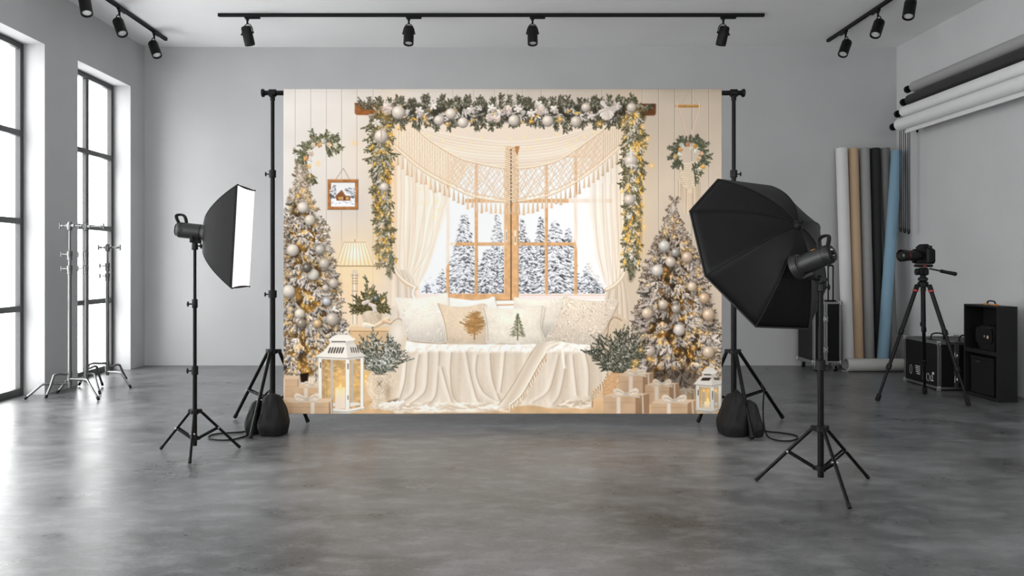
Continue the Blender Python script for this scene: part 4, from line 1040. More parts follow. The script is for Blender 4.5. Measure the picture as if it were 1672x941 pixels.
        if bow:
            bx, by = (x0+x1)/2, y0+depth*.35; sc = min(1.25, (x1-x0)/62)
            for sd in (-1, 1):
                q = [(bx, by+1), (bx+sd*6*sc, by-5*sc), (bx+sd*13*sc, by-8*sc), (bx+sd*17*sc, by-4*sc), (bx+sd*14*sc, by+1*sc), (bx+sd*6*sc, by+2)]
                s.poly(s.smooth(q+[q[0]], 5), W*.98, 1, .5, tex=.1); s.line(s.smooth([(bx+sd*3, by), (bx+sd*9*sc, by-3*sc), (bx+sd*14*sc, by-3*sc)]), .6, W*.7, .7)
                s.line(s.smooth([(bx, by+1), (bx+sd*9*sc, by+4), (bx+sd*18*sc, by+5)]), 1.2, W*.9)
            s.ell(bx, by, 3*sc, 2.5*sc, W*.85)

    def lantern(s, x0, x1, xm, yr, ye, yt, yb, k, candle):
        """x0..xm front, xm..x1 side; yr roof top, ye eave, yt glass top"""
        W = np.asarray((.955, .925, .885))*k; D = W*.80; g = s.glow
        cw = (x1-x0)
        s.poly([(x0+4, ye+4), (x1-3, ye+4), (x1-3, yb-6), (x0+4, yb-6)], np.asarray((.74, .60, .42))*k, .75, .5, tex=.35, n=s.n5)
        s.glow(candle[0], candle[1]-4, cw*.45, 34, (1., .78, .45), .55, 1.1)
        for xx, c in ((x0+cw*.30, D), (xm+cw*.10, D*.95)): s.poly([(xx-2, ye+4), (xx+2.2, ye+4), (xx+2.2, yb-12), (xx-2, yb-12)], c, .9)
        for j in range(7): s.light(x0+8+s.r.random()*(cw-16), ye+12+s.r.random()*(yb-ye-50), .6)
        s.poly([(x0+5, yb-14), (xm-2, yb-11), (x1-6, yb-15), (x1-8, yb-19), (x0+20, yb-18)], W*.93)
        cx, cy, cr, ch = candle
        w, m = s.grad([(cx-cr, cy), (cx+cr, cy), (cx+cr, cy+ch), (cx-cr, cy+ch)], (1., .88, .68), np.asarray((.93, .86, .78))*k, (0, cy), (0, cy+ch*.6))
        s.ell(cx, cy, cr, 2.2, (1, .86, .62)); s.glow(cx, cy-4, 3.2, 6, (1, .80, .40), .9); s.glow(cx, cy-4, 1.2, 3.6, (1, .98, .86), 1)
        for a, b, wd in ((x0+3, x0+3.5, 3.), (xm, xm, 3.4), (x1-3.5, x1-3.5, 2.6)):
            s.poly([(a-wd, ye+2), (a+wd, ye+2), (b+wd, yb-7), (b-wd, yb-7)], W); s.line([(a+wd, ye+4), (b+wd, yb-10)], .45, D*.8, .9); s.line([(a-wd, ye+4), (b-wd, yb-10)], .35, D*.9, .8)
        s.line([(xm+.6, ye+14), (xm+.6, ye+22)], .8, (.25, .2, .16)); s.line([(x0+4, ye+12), (x0+4, ye+20)], .8, (.3, .24, .2)); s.line([(xm+.6, yb-30), (xm+.6, yb-24)], .7, (.3, .24, .2))
        s.poly([(x0+2, yb-12), (xm, yb-7.5), (x1-1, yb-13), (x1+1, yb-9), (xm, yb-1), (x0, yb-6)], W*.96); s.line([(x0+2, yb-6), (xm, yb-3), (x1, yb-9)], .5, D*.75, .9); s.poly([(x0, yb-5), (xm, yb-1.5), (xm, yb), (x0, yb-3)], D)
        s.poly([(x0+3, ye+2), (xm, ye+4), (xm, ye+8), (x0+3, ye+6)], W*.97); s.poly([(xm, ye+4), (x1-2, ye+1), (x1-2, ye+5), (xm, ye+8)], W*.9)
        # roof
        a0, a1, am = x0+cw*.25, x1-cw*.22, xm-cw*.03
        s.poly(s.smooth([(x0-3, ye+1), (x0+cw*.15, ye-9), (a0, yt+9)], 4)+[(am, yt+11)]+s.smooth([(am, yt+11), (xm, ye+3), (xm, ye+5)], 3)+[(x0-3, ye+3)], W)
        s.poly([(am, yt+11), (a1, yt+8), (x1-cw*.08, ye-6), (x1+2, ye), (x1+2, ye+2), (xm, ye+5)], W*.90)
        s.line([(x0-3, ye+3), (xm, ye+5.5), (x1+2, ye+2)], .6, D*.72, .9)
        s.poly([(a0, yt+3), (am, yt+4), (am, yt+12), (a0, yt+9)], W*.97); s.poly([(am, yt+4), (a1, yt+2), (a1, yt+9), (am, yt+12)], W*.86)
        s.poly([(a0-2, yt+2), (am, yt-4+3), (a1+2, yt+1), (a1+1, yt+4), (am, yt+6), (a0-1, yt+4)], W*1.02); s.poly(s.smooth([(a0, yt+2), (a0+cw*.12, yt-4), (am, yt-5), (a1-cw*.1, yt-4), (a1, yt+2)], 4), W)
        s.line(s.smooth([(am-4, yt-4), (am-4, yr+4), (am, yr), (am+4, yr+4), (am+4, yt-4)]), 1., W*.97)
        for j in range(6):
            q = (j+.5)/6; s.line([(a0+2+(am-a0-4)*q, yt+6.4), (a0+4+(am-a0-4)*q, yt+7)], .8, (.18, .14, .11))
            xx = x0+cw*.21+(xm-x0-cw*.30)*q; s.line([(xx+2.2, (ye+yt)/2+2.3), (xx-.8, ye-4.5)], 1.15, (.20, .155, .12))
        for j in range(4):
            q = (j+.5)/4; xx = xm+cw*.06+(x1-xm-cw*.17)*q; s.line([(xx-1, (ye+yt)/2+2), (xx+1., ye-5)], .85, (.30, .24, .19))

    def front_items(s):
        r = s.r
        # left: gifts, urn with frosted greens, lantern
        s.gift(462, 612, 491, 655, 487, 7, .98, False, rib=463.5); s.gift(486, 626, 535, 662, 528, 7, .96, True, rib=500)
        s.poly([(463, 640), (476, 638), (476, 652), (463, 655)], (.88, .72, .56), .4)
        s.poly(s.smooth([(598, 625), (603, 612), (609, 607), (634, 607), (640, 613), (643, 628), (640, 645), (632, 655), (635, 662), (632, 667), (608, 667), (604, 663), (609, 654), (600, 642)]), (.86, .79, .70), 1, .7, tex=.16, n=s.n2)
        s.glow(634, 640, 8, 20, (.60, .49, .39), .55); s.glow(608, 632, 8, 16, (.97, .89, .79), .6); s.poly([(607, 606), (634, 606), (634, 611), (608, 611)], (.88, .81, .72)); s.line([(608, 611.4), (634, 611.4)], .5, (.58, .48, .38))
        for q in range(3): s.line([(619+(13-q*4)*math.cos(a)*.8, 630+(13-q*4)*math.sin(a)) for a in np.linspace(0, 6.283, 24)], .45, (.66, .57, .47), .6)
        s.line([(617, 630), (624, 622)], .6, (.35, .28, .22)); s.line([(617, 623), (622, 630)], .5, (.45, .36, .28))
        s.poly([(636, 655), (650, 650), (650, 662), (636, 664)], (.25, .18, .12), .6, 2)
        s.bush(620, 610, .85, 78, 22, (.27, .28, .235), (.80, .79, .75), .34)
        for k in range(34):
            x = r.uniform(603, 650); y = r.uniform(550, 600); s.ell(x, y, r.uniform(1, 2), r.uniform(1, 2), (.90, .90, .88), .8)
        for k in range(8): s.cap(622+k*4, 664+r.uniform(-2, 1), 628+k*4.4, 660-k*.4+r.uniform(-2, 1), 3, 2.4, (.95, .91, .86), 1, lit=.3)
        for k in range(8): s.line([(622+k*5, 664), (627+k*5, 659)], 1., (.78, .70, .61), .6, True)
        s.lantern(520, 595, 568, 541, 580, 551, 676, 1., (556.5, 634, 8.6, 33))
        s.gift(460, 649, 544, 677, 538, 8, 1., True, rib=511)
        s.poly([(463, 652), (466, 651), (480, 664), (476, 676), (463, 676)], (.80, .62, .46), .35)
        # right: jug with greens, gifts, lantern
        s.poly(s.smooth([(1000, 604), (1022, 604), (1024, 612), (1030, 630), (1026, 652), (990, 655), (984, 640), (987, 622), (996, 612)]), (.79, .63, .47), 1, .7, tex=.12)
        for k in range(40): 
            x = r.uniform(1006, 1020); y = r.uniform(615, 642); s.cap(x, y, x+3, y-3, .6, .4, (.90, .76, .58) if k % 2 else (.55, .42, .3), .8)
        s.bush(1010, 608, .95, 82, 26, (.21, .22, .18), (.62, .60, .54), .30)
        for k in range(26):
            x = r.uniform(992, 1030); y = r.uniform(560, 600); s.ell(x, y, r.uniform(1, 2), r.uniform(1, 1.8), (.76, .74, .70), .8)
        for x, y in ((1036, 590), (1040, 592), (1046, 571), (1034, 598), (1060, 585), (1078, 600), (1088, 618), (1066, 588)): s.light(x, y, 1.)
        s.poly([(1060, 600), (1140, 600), (1140, 640), (1060, 640)], (.15, .11, .08), .55, 5)
        s.gift(1107, 634, 1136, 656, 1130, 4, .68, True); s.gift(1010, 607, 1067, 643, 1050, 6, .86, True, rib=1030); s.gift(1053, 624, 1109, 660, 1093, 5, .84, True, rib=1072)
        s.gift(985, 641, 1060, 677, 1038, 6, .90, True, rib=1010); s.gift(1063, 651, 1138, 677, 1123, 7, .90, True, rib=1092)
        s.lantern(1136, 1179, 1163, 595, 625, 605, 676, .84, (1155.5, 657, 5.5, 18))

    def paint(s):
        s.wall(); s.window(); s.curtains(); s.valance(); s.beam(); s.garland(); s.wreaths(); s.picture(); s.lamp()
        s.firs(); s.side_left(); s.sofa(); s.throw(); s.front_items()
        c = np.clip(s.c, 0, 1).reshape(s.H, s.S, s.W, s.S, 3).mean((1, 3))
        return c
# how much light reaches the cloth from left to right and from top to bottom (1 = white looks white)
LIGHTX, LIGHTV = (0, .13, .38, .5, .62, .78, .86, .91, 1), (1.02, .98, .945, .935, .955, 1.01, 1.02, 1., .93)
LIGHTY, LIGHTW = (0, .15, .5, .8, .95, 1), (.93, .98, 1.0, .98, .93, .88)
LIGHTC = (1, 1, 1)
def build_backdrop():
    """the printed cloth: hangs from the bar by a sleeve along its top; one colour of the print per vertex"""
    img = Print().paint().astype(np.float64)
    H, W, _ = img.shape
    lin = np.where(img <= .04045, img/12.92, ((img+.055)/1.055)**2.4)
    # print colours, room's left-to-right shading painted in, over the light reaching the cloth
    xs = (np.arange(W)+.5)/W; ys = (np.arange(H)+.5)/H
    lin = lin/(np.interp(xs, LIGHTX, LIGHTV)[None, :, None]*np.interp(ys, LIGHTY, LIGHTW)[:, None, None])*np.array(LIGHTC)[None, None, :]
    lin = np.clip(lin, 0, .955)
    x0, x1, yc, zt, zb = P(463, 0, 6.303).x, P(1178.5, 0, 6.303).x, SY-.0265, BZ+.006, EYE-(676-CY)/F*6.30
    R = .0245; pocket = 30                       # rows of the sleeve, wrapped round the bar behind the visible face
    u = np.linspace(0, 1, W); v = np.linspace(0, 1, H)
    X = x0+(x1-x0)*u[None, :]+np.zeros((H, 1)); Z = zt-(zt-zb)*v[:, None]+np.zeros((1, W))
    Y = yc+np.zeros((H, W))-.004*np.sin(u*9.)[None, :]*v[:, None]-.0025*np.sin(u*23+1)[None, :]*v[:, None]**2
    co = np.stack([X, Y, Z], -1)
    th = np.linspace(0, 1, pocket)[:-1]*math.pi*1.35
    sl = np.stack([X[:1].repeat(len(th), 0), (SY-R*np.cos(th[::-1])[:, None]-(.002))+np.zeros((1, W)), (zt+(R*1.0)*np.sin(th[::-1])[:, None])+np.zeros((1, W))], -1)
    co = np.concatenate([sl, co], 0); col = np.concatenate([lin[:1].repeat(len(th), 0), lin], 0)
    n = co.shape[0]
    off = np.array([(x0+x1)/2, SY, zb])
    me = bpy.data.meshes.new('backdrop_cloth'); me.vertices.add(n*W); me.vertices.foreach_set('co', (co-off).astype(np.float32).ravel())
    i = np.arange(n-1)[:, None]*W+np.arange(W-1)[None, :]
    q = np.stack([i, i+W, i+W+1, i+1], -1).reshape(-1, 4).astype(np.int32); nf = len(q)
    me.loops.add(nf*4); me.loops.foreach_set('vertex_index', q.ravel()); me.polygons.add(nf); me.polygons.foreach_set('loop_start', np.arange(nf, dtype=np.int32)*4)
    me.update(calc_edges=True); me.polygons.foreach_set('use_smooth', np.ones(nf, bool))
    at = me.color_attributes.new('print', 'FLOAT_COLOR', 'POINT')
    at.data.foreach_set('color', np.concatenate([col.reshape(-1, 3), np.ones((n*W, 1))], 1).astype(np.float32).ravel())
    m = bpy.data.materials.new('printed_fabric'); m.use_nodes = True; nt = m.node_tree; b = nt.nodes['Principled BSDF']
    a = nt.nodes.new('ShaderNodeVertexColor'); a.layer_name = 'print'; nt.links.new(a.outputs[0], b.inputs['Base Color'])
    b.inputs['Roughness'].default_value = .85; b.inputs['Specular IOR Level'].default_value = .04
    me.materials.append(m)
    o = bpy.data.objects.new('printed_backdrop', me); COL.objects.link(o); o.location = off
    md = o.modifiers.new('thickness', 'SOLIDIFY'); md.thickness = .0012; md.offset = -1
    return props(o, 'large cloth backdrop printed with a snowy window, sofa, garland and Christmas trees', 'backdrop')
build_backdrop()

# ---------------------------------------------------------------- strobes and softboxes
def strobe(rear, front, r, label, mount, loop_up=.05, marks=False):
    rear, front = Vector(rear), Vector(front); d = (front-rear).normalized(); L = (front-rear).length
    side = d.cross(Vector((0, 0, 1))).normalized(); up = side.cross(d).normalized()
    t = thing('studio_strobe', mount, label, 'studio strobe', 'studio strobe heads')
    fl = .045
    b = obj('body', MB().lathe(rear, d, [(0, r*.55), (.004, r*.82), (.014, r*.97), (.03, r), (.036, r), (.037, r*.96), (.043, r*.96), (.044, r), (L-fl-.02, r), (L-fl-.018, r*.95), (L-fl-.008, r*.95), (L-fl-.006, r*1.02), (L-fl, r*1.05)], 36), 'strobe', t)
    obj('front_ring', MB().lathe(rear+d*(L-fl), d, [(0, r*1.02), (.004, r*1.22), (.016, r*1.28), (fl-.004, r*1.34), (fl, r*1.28), (fl, r*.9)], 36), 'strobe', t)
    obj('rear_panel', MB().lathe(rear-d*.006, d, [(0, r*.2), (0, r*.72), (.004, r*.84), (.02, r*.86)], 30), 'plastic', t)
    obj('control_dial', MB().lathe(rear-d*.014, d, [(0, r*.1), (0, r*.2), (.01, r*.22)], 16), 'plastic', t)
    h = [rear+d*.008+up*r*.86, rear-d*.012+up*(r+.026), rear-d*.010+up*(r+.044), rear+d*.024+up*(r+.050), rear+d*.046+up*(r+.036), rear+d*.060+up*r*.92]
    hd = MB()
    hp = spline(h, 5); hd.path([p+side*.012 for p in hp], .0075, 8); hd.path([p-side*.012 for p in hp], .0075, 8)
    for p in hp[3:-3:2]: hd.tube(p-side*.012, p+side*.012, .0065, n=8)
    obj('carry_handle', hd, 'plastic', t)
    if marks:
        for q, w_, k in ((.30, .026, 'label'), (-.32, .017, 'label')):
            obj('panel_display', MB().box(rear-d*.0078+up*(r*q)-side*0.012, (.001, w_, .009 if q > 0 else .004), (d, side, up), 0), k, t)
        obj('status_mark', MB().box(rear+d*(L*.40)+up*(r*1.0)+side*(-.004), (.024, .022, .003), (d, side, up), .001), 'orange', t)
    else: obj('side_screw', MB().tube(rear+d*.05-side*0+Vector((0, -r*.96, 0)), rear+d*.05+Vector((0, -r*1.06, 0)), .006), 'plastic', t)
    # bracket down to the stand
    m = Vector(mount); c = rear+d*((m-rear).dot(d))
    k = MB().box(c-up*(r+.012), (.075, .03, .026), (d, side, up), .004)
    j = m+Vector((0, 0, .055)); k.tube(c-up*(r+.02), j, .015, .012)
    k.lathe(j-side*.02, side, [(0, .018), (.004, .026), (.036, .026), (.04, .018)], 18); k.lathe(m-Vector((0, 0, .015)), (0, 0, 1), [(0, .017), (.006, .022), (.045, .020), (.05, .012)], 18)
    br = obj('tilt_bracket', k, 'plastic', t); knob(m+Vector((.016, 0, .012)), (1, -.2, 0), br); knob(j+side*.02, side, br, .013, .045)
    return t

# left: rectangular softbox
C0 = P(397, 388, 5.42); n0 = Vector((.9975, .03, -.055)).normalized(); e1 = Vector((-.06, .998, 0)).normalized(); e1 = (e1-n0*e1.dot(n0)).normalized(); e2 = n0.cross(e1); e2 = e2 if e2.z > 0 else -e2
m0 = Vector((-2.030, 5.42, 1.405))
strobe(P(289, 375, 5.42), P(344, 381, 5.42), .053, 'charcoal strobe head pointing right into the white rectangular softbox', m0)
HW, HH, DEP = .205, .34, .25
sb = thing('softbox', C0-n0*DEP, 'black rectangular softbox with glowing white front, on the left stand', 'softbox')
N = 18; prof = []
for i in range(N+1):
    a = i/N; prof.append((a, .20+.80*a**.62))
shell = []
for a, s in prof:
    hw, hh = .06+(HW-.06)*((s-.2)/.8), .075+(HH-.075)*((s-.2)/.8); ring = []
    for (u0, v0), (u1, v1) in (((-1, -1), (1, -1)), ((1, -1), (1, 1)), ((1, 1), (-1, 1)), ((-1, 1), (-1, -1))):
        for k in range(8):
            t = k/8; uu, vv = u0+(u1-u0)*t, v0+(v1-v0)*t; sag = math.sin(t*math.pi)*.035*(1-(.0 if a < 1 else 0))*math.sin(a*math.pi*.5+.0)*(1-a*.55)
            uu *= 1-sag*abs(uu) if abs(uu) == 1 else 1; vv *= 1-sag if abs(vv) == 1 else 1
            ring.append(C0-n0*(DEP*(1-a))+e1*(hw*uu)+e2*(hh*vv))
    shell.append(ring)
obj('shell', MB().rings(shell, cap=False), 'softskin', sb, smooth=40, solid=.003)
rim = [C0+e1*(HW*a)+e2*(HH*b) for a, b in ((-1, -1), (1, -1), (1, 1), (-1, 1))]
obj('rim_piping', MB().path([rim[0].lerp(rim[1], t) for t in (0, .5)]+[rim[1].lerp(rim[2], t) for t in (0, .5)]+[rim[2].lerp(rim[3], t) for t in (0, .5)]+[rim[3].lerp(rim[0], t) for t in (0, .5)], .0045, 8, True), 'piping', sb)
fp = MB(); n_ = 12; vs = []
for j in range(n_+1):
    for i in range(n_+1):
        u_, v_ = i/n_*2-1, j/n_*2-1; bow = .010*(1-u_*u_)*(1-v_*v_)
        pin = 1-.02*(1-u_*u_) if abs(v_) > .99 else 1
        vs.append(C0+n0*(.004+bow)+e1*(HW*.985*u_)+e2*(HH*.985*v_*pin))
fp.add(vs, [(j*(n_+1)+i, j*(n_+1)+i+1, (j+1)*(n_+1)+i+1, (j+1)*(n_+1)+i) for j in range(n_) for i in range(n_)])
obj('front_diffuser', fp, 'diff', sb, 'glowing white diffuser', smooth=60, solid=.002)
for a in (-1, 1):
    obj('seam_rib', MB().path([r[q] for r, q in ((shell[i], {(-1): 0, 1: 24}[a]) for i in range(N+1))], .0035, 6), 'piping', sb)
    obj('seam_rib', MB().path([shell[i][8 if a < 0 else 16] for i in range(N+1)], .0035, 6), 'piping', sb)
for rr in rim: obj('corner_pin', MB().ball(rr+n0*.006, .006, 8), 'plastic', sb)

# right: octagonal softbox, seen from behind
CO = P(1245, 414.5, 5.0); nO = Vector((-.322, .815, -.47)).normalized(); hubO = CO-nO*.35
def on_plane(px, py):
    d = Vector(((px-CX)/F, 1, (CY-py)/F)); o = Vector((0, 0, EYE)); return o+d*((CO-o).dot(nO)/d.dot(nO))
rim = [on_plane(*q) for q in ((1172, 293), (1126, 345), (1151, 451), (1234, 534), (1319, 537), (1349, 470), (1338, 378), (1258, 304))]
ob = thing('octagonal_softbox', hubO, 'big black octagonal softbox on the right, seen from behind, aimed at the backdrop', 'softbox')
NS = 16; K = 10; rings = []
for i in range(1, NS+1):
    t = i/NS; ring = []
    for j in range(8):
        a, b = rim[j], rim[(j+1) % 8]
        for k in range(K):
            q = a.lerp(b, k/K); rad = q-CO; f = (t if t < .999 else 1)
            dep = .35*(1-t**1.7); sag = math.sin(k/K*math.pi)*.012*math.sin(t*math.pi)
            ring.append(CO+rad*f-nO*(dep-sag*.8))
    rings.append(ring)
sh_ = MB(); sh_.rings(rings, cap=False); b0 = len(sh_.v); sh_.v.append(hubO.copy())
for j in range(8*K): sh_.f.append((b0, (j+1) % (8*K), j))
obj('shell', sh_, 'softskin', ob, smooth=50, solid=.003)
for j in range(8): obj('seam_rib', MB().path([hubO]+[rings[i][j*K]-nO*.001 for i in range(NS)], .0038, 6), 'piping', ob)
obj('rim_piping', MB().path([rim[j].lerp(rim[(j+1) % 8], k/2) for j in range(8) for k in range(2)], .005, 8, True), 'seam', ob)
obj('rear_hub', MB().lathe(hubO+nO*.012, -nO, [(0, .034), (.012, .034), (.02, .026), (.034, .020), (.04, .008)], 20).tube(hubO-nO*.024, hubO-nO*.045, .006), 'plastic', ob)
ins = [q+(CO-q)*.06-nO*.02 for q in rim]; dm = MB(); c_ = sum(ins, Vector())/8
vs = [c_]; fs = []
for k in range(1, 5):
    for q in ins: vs.append(c_+(q-c_)*k/4)
for j in range(8): fs.append((0, 1+j, 1+(j+1) % 8))
for k in range(3):
    for j in range(8): a = 1+k*8+j; b = 1+k*8+(j+1) % 8; fs.append((a, a+8, b+8, b))
obj('front_diffuser', dm.add(vs, fs), 'diff2', ob, 'glowing white diffuser', solid=.002)
mo = Vector((1.881, 4.57, 1.150))
strobe(P(1359, 413, 4.44), P(1298, 438, 4.60), .056, 'charcoal strobe head with carry handle beside the big octagonal softbox', mo, marks=True)

# ---------------------------------------------------------------- sandbags and cables
def lobe(c, w, d, h, lean=0., seed=0):
    r = random.Random(seed); rings = []; n = 28; m = 16
    for i in range(m+1):
        t = i/m; z = h*t
        s = (.86+.14*math.sin(min(1, t*4)*math.pi/2)) if t < .25 else 1-.50*((t-.25)/.75)**1.15
        if t > .9: s *= 1-.7*((t-.9)/.1)**2
        ring = []
        for j in range(n):
            a = 2*math.pi*j/n; ca, sa = math.cos(a), math.sin(a); q = 3.2
            rad = 1/((abs(ca)**q+abs(sa)**q)**(1/q))
            wr = 1+.035*math.sin(a*5+t*7+seed)+.045*math.sin(a*9-t*8+seed*2)*(t**.6)
            ring.append((c[0]+ca*rad*w/2*s*wr+lean*t*t, c[1]+sa*rad*d/2*s*wr, z+.006+.004*math.sin(a*3+seed)*(1 if t < .9 else 0)*(t > .02)))
        rings.append(ring)
    return MB().rings(rings)
def sandbag(main, second, apex, label):
    (x, y, w_, d_, h_, l_), (x2, y2, w2, d2, h2, l2) = main, second
    t = thing('sandbag', ((x+x2)/2, (y+y2)/2, 0), label, 'sandbag', 'black sandbags weighing down the backdrop stands')
    obj('bag_lobe', lobe((x, y), w_, d_, h_, l_, 1), 'bag', t); obj('bag_lobe', lobe((x2, y2), w2, d2, h2, l2, 4), 'bag', t)
    A = Vector(apex); p1 = Vector((x+l_, y, h_)); p2 = Vector((x2+l2, y2, h2))
    pts = spline([p1-Vector((0, 0, .02)), p1.lerp(A, .7)+Vector((0, 0, .01)), A+Vector((0, 0, .012)), p2.lerp(A, .6), p2-Vector((0, 0, .02))], 5); st = MB()
    for o in (-.012, 0, .012): st.path([p+Vector((0, o, 0)) for p in pts], .007, 6)
    obj('strap', st, 'nylon', t)
    obj('strap_buckle', MB().path([p1+Vector((.012*math.cos(a), -.015, .012+.012*math.sin(a))) for a in [k*math.pi/5 for k in range(10)]], .003, 6, True), 'nylon', t)
    obj('seam', MB().path([(x+(w_*.36)*math.sin(k/10*math.pi*.5)*(-1), y-d_*.49+.0*k, h_*(1-k/10*.75)*.86) for k in range(3, 9)], .003, 6), 'nylon', t)
sandbag((-1.668, 6.07, .22, .28, .30, -.02), (-1.83, 6.10, .12, .24, .25, .03), (-1.735, 6.17, .30), 'slumped black sandbag on the legs of the left backdrop stand')
sandbag((1.82, 6.06, .21, .30, .31, .03), (1.965, 6.02, .13, .24, .26, -.03), (1.89, 6.17, .30), 'slumped black sandbag on the legs of the right backdrop stand')

def cable(pts, label, r=.006):
    return obj('power_cable', MB().path(spline(pts, 10), r, 8), 'rubber', None, label, 'cable', smooth=60)
def G(px, py, z=.007): return P(px, py, F*(EYE-z)/(py-CY))
cable([G(409, 703), G(392, 706), G(360, 708), G(344, 711), G(342, 716.5), G(362, 719), G(385, 717), G(407, 710)], 'thin black cable looping on the floor between left sandbag and softbox stand')
cable([P(1243, 628, 6.40), P(1247, 640, 6.3), P(1246, 665, 6.2), P(1247, 695, 6.05)+Vector((0, 0, .02)), G(1253, 712), G(1268, 719), G(1290, 720), G(1302, 716), G(1298, 711), G(1275, 707), G(1255, 705), G(1238, 701)], 'thin black cable hanging beside the right sandbag and looping on the floor')

# ---------------------------------------------------------------- chrome stands by the windows
def c_stand(base, feet, zt, zj, arms, label):
    bx, by = base; t = thing('c_stand', (bx, by, 0), label, 'light stand', 'chrome stands with turtle bases')
    n = len(feet)
    for i, f in enumerate(feet):
        zc = .13+.045*i; f = Vector((f[0], f[1], .014)); b = Vector((bx, by, zc)); d = Vector((f.x-bx, f.y-by, 0)); L = d.length; d.normalize()
        kn = b+d*(L*.60)+Vector((0, 0, .012)); pts = [b+d*.015, b+d*(L*.3)+Vector((0, 0, .006)), kn-d*.03]+[kn+d*.012+Vector((0, 0, -.008))]+[f+(kn-f)*.5, f]
        leg = obj('leg', MB().path(spline(pts[:4], 4)+pts[4:], .0115, 12), 'chrome', t)
        obj('foot_cap', MB().tube(f+(kn-f).normalized()*.03, f-Vector((0, 0, .002)), .0135), 'rubber', leg)
        obj('leg_collar', MB().lathe((bx, by, zc-.02), (0, 0, 1), [(0, .018), (.003, .022), (.037, .022), (.04, .018)], 18), 'chrome', t)
    obj('pole', MB().tube((bx, by, .09), (bx, by, zj[-1]), .0175, n=18).tube((bx, by, zj[-1]), (bx, by, zj[0]), .0145, n=18).tube((bx, by, zj[0]), (bx, by, zt), .0115, n=18), 'chrome', t)
    for z in zj:
        c = obj('clamp_collar', MB().lathe((bx, by, z-.045), (0, 0, 1), [(0, .020), (.004, .024), (.03, .022), (.05, .026), (.085, .026), (.09, .020)], 18), 'chrome', t)
        tk = MB().tube((bx-.02, by, z+.012), (bx-.075, by, z+.012), .006).box((bx-.082, by, z+.012), (.014, .014, .055), None, .004); obj('t_handle', tk, 'chrome', c)
    c = obj('grip_head', MB().lathe((bx, by, zt-.05), (0, 0, 1), [(0, .016), (.006, .024), (.03, .026), (.06, .026), (.08, .018), (.085, .012)], 18).tube((bx-.03, by, zt-.005), (bx+.045, by, zt-.005), .018, n=16), 'chrome', t)
    for s, L in arms: obj('t_handle', MB().tube((bx+s*.03, by, zt-.005), (bx+s*L, by, zt-.005), .007).box((bx+s*(L+.006), by, zt-.005), (.014, .014, .062), None, .004).lathe((bx+s*(L-.03), by, zt-.005), (s, 0, 0), [(0, .007), (.004, .013), (.02, .013), (.024, .008)], 12), 'chrome', c)
c_stand((-4.12, 7.75), [(-4.437, 7.54), (-3.72, 7.51), (-4.27, 7.60)], 1.67, [1.375, 1.235], [(-1, .09), (1, .13)], 'left chrome stand of the tall pair, with a leg reaching the near window')
c_stand((-4.14, 8.10), [(-4.33, 7.90), (-3.87, 7.84), (-4.12, 8.40)], 1.68, [1.375, 1.235], [(-1, .07), (1, .17)], 'right chrome stand of the tall pair, its pole against the far window edge')
c_stand((-4.165, 8.60), [(-3.76, 8.26), (-4.08, 8.86), (-4.36, 8.38)], 1.475, [1.26, 1.15], [(-1, .09), (1, .13)], 'shortest chrome stand, standing in front of the far window')

# ---------------------------------------------------------------- rolls of paper
def hollow(p0, p1, r, ri):
    p0, p1 = Vector(p0), Vector(p1); L = (p1-p0).length
    m = MB(); a, b, d = frame_of(p1-p0); n = 32
    R = [[p0+d*h+(a*math.cos(t)+b*math.sin(t))*q for t in [2*math.pi*j/n for j in range(n)]] for h, q in ((0, ri), (0, r*.985), (.004, r), (L-.004, r), (L, r*.985), (L, ri))]
    return m.rings(R, closed=True)
def paper_roll(px0, top, px1, yb, yt, m, r, label):
    a = Vector(((px1-CX)/F*yb, yb, r*.0+.008)); b = P(px0, top, yt)
    d = (b-a).normalized(); tilt = math.sin(math.acos(min(1, d.z))); a.z = r*tilt+.002
    t = thing('paper_roll', (a.x, a.y, 0), label, 'paper roll', 'seamless paper rolls leaning in the corner')
    obj('paper', hollow(a, b, r, .024), m, t); obj('cardboard_core', hollow(a+d*.01, b+d*.004, .024, .019), 'core', t)
YR0, YR1 = 9.84, 10.02
for px0, px1, m, r_, lab in ((1374, 1385, 'white_roll', .070, 'white paper roll, leftmost of the rolls leaning on the back wall'), (1393, 1402.5, 'tan', .058, 'tan paper roll leaning on the back wall'), (1411.5, 1420, 'grey', .060, 'mid grey paper roll between the tan roll and the black roll'),
                       (1428.5, 1437, 'blackp', .057, 'black paper roll leaning on the back wall'), (1445, 1458, 'grey2', .058, 'dark grey paper roll leaning right, partly behind the blue roll')):
    paper_roll(px0, 242.5, px1, YR0, YR1, m, r_, lab)
paper_roll(1464.5, 247, 1440, 9.70, 9.86, 'blue', .064, 'dusty blue paper roll leaning to the right in front of the others')
hz = thing('paper_roll', ((1427-CX)/F*9.56, 9.56, 0), 'pale grey paper roll lying on the floor below the leaning rolls', 'paper roll')
xa, xb = (1382-CX)/F*9.56, (1474-CX)/F*9.56
obj('paper', hollow((xa, 9.56, .078), (xb, 9.56, .078), .076, .055), 'floorroll', hz)
obj('loose_end', MB().add([(xa-.002+k*0, y, z) for k in (0,) for y, z in ((9.50, .004), (9.60, .004))]+[(xa-.062, 9.50, .004), (xa-.062, 9.60, .004)]+[(xa-.002, 9.50, .007), (xa-.002, 9.60, .007), (xa-.062, 9.50, .007), (xa-.062, 9.60, .007)], [(0, 1, 3, 2), (4, 6, 7, 5), (0, 4, 5, 1), (2, 3, 7, 6), (0, 2, 6, 4), (1, 5, 7, 3)]), 'floorroll', hz)

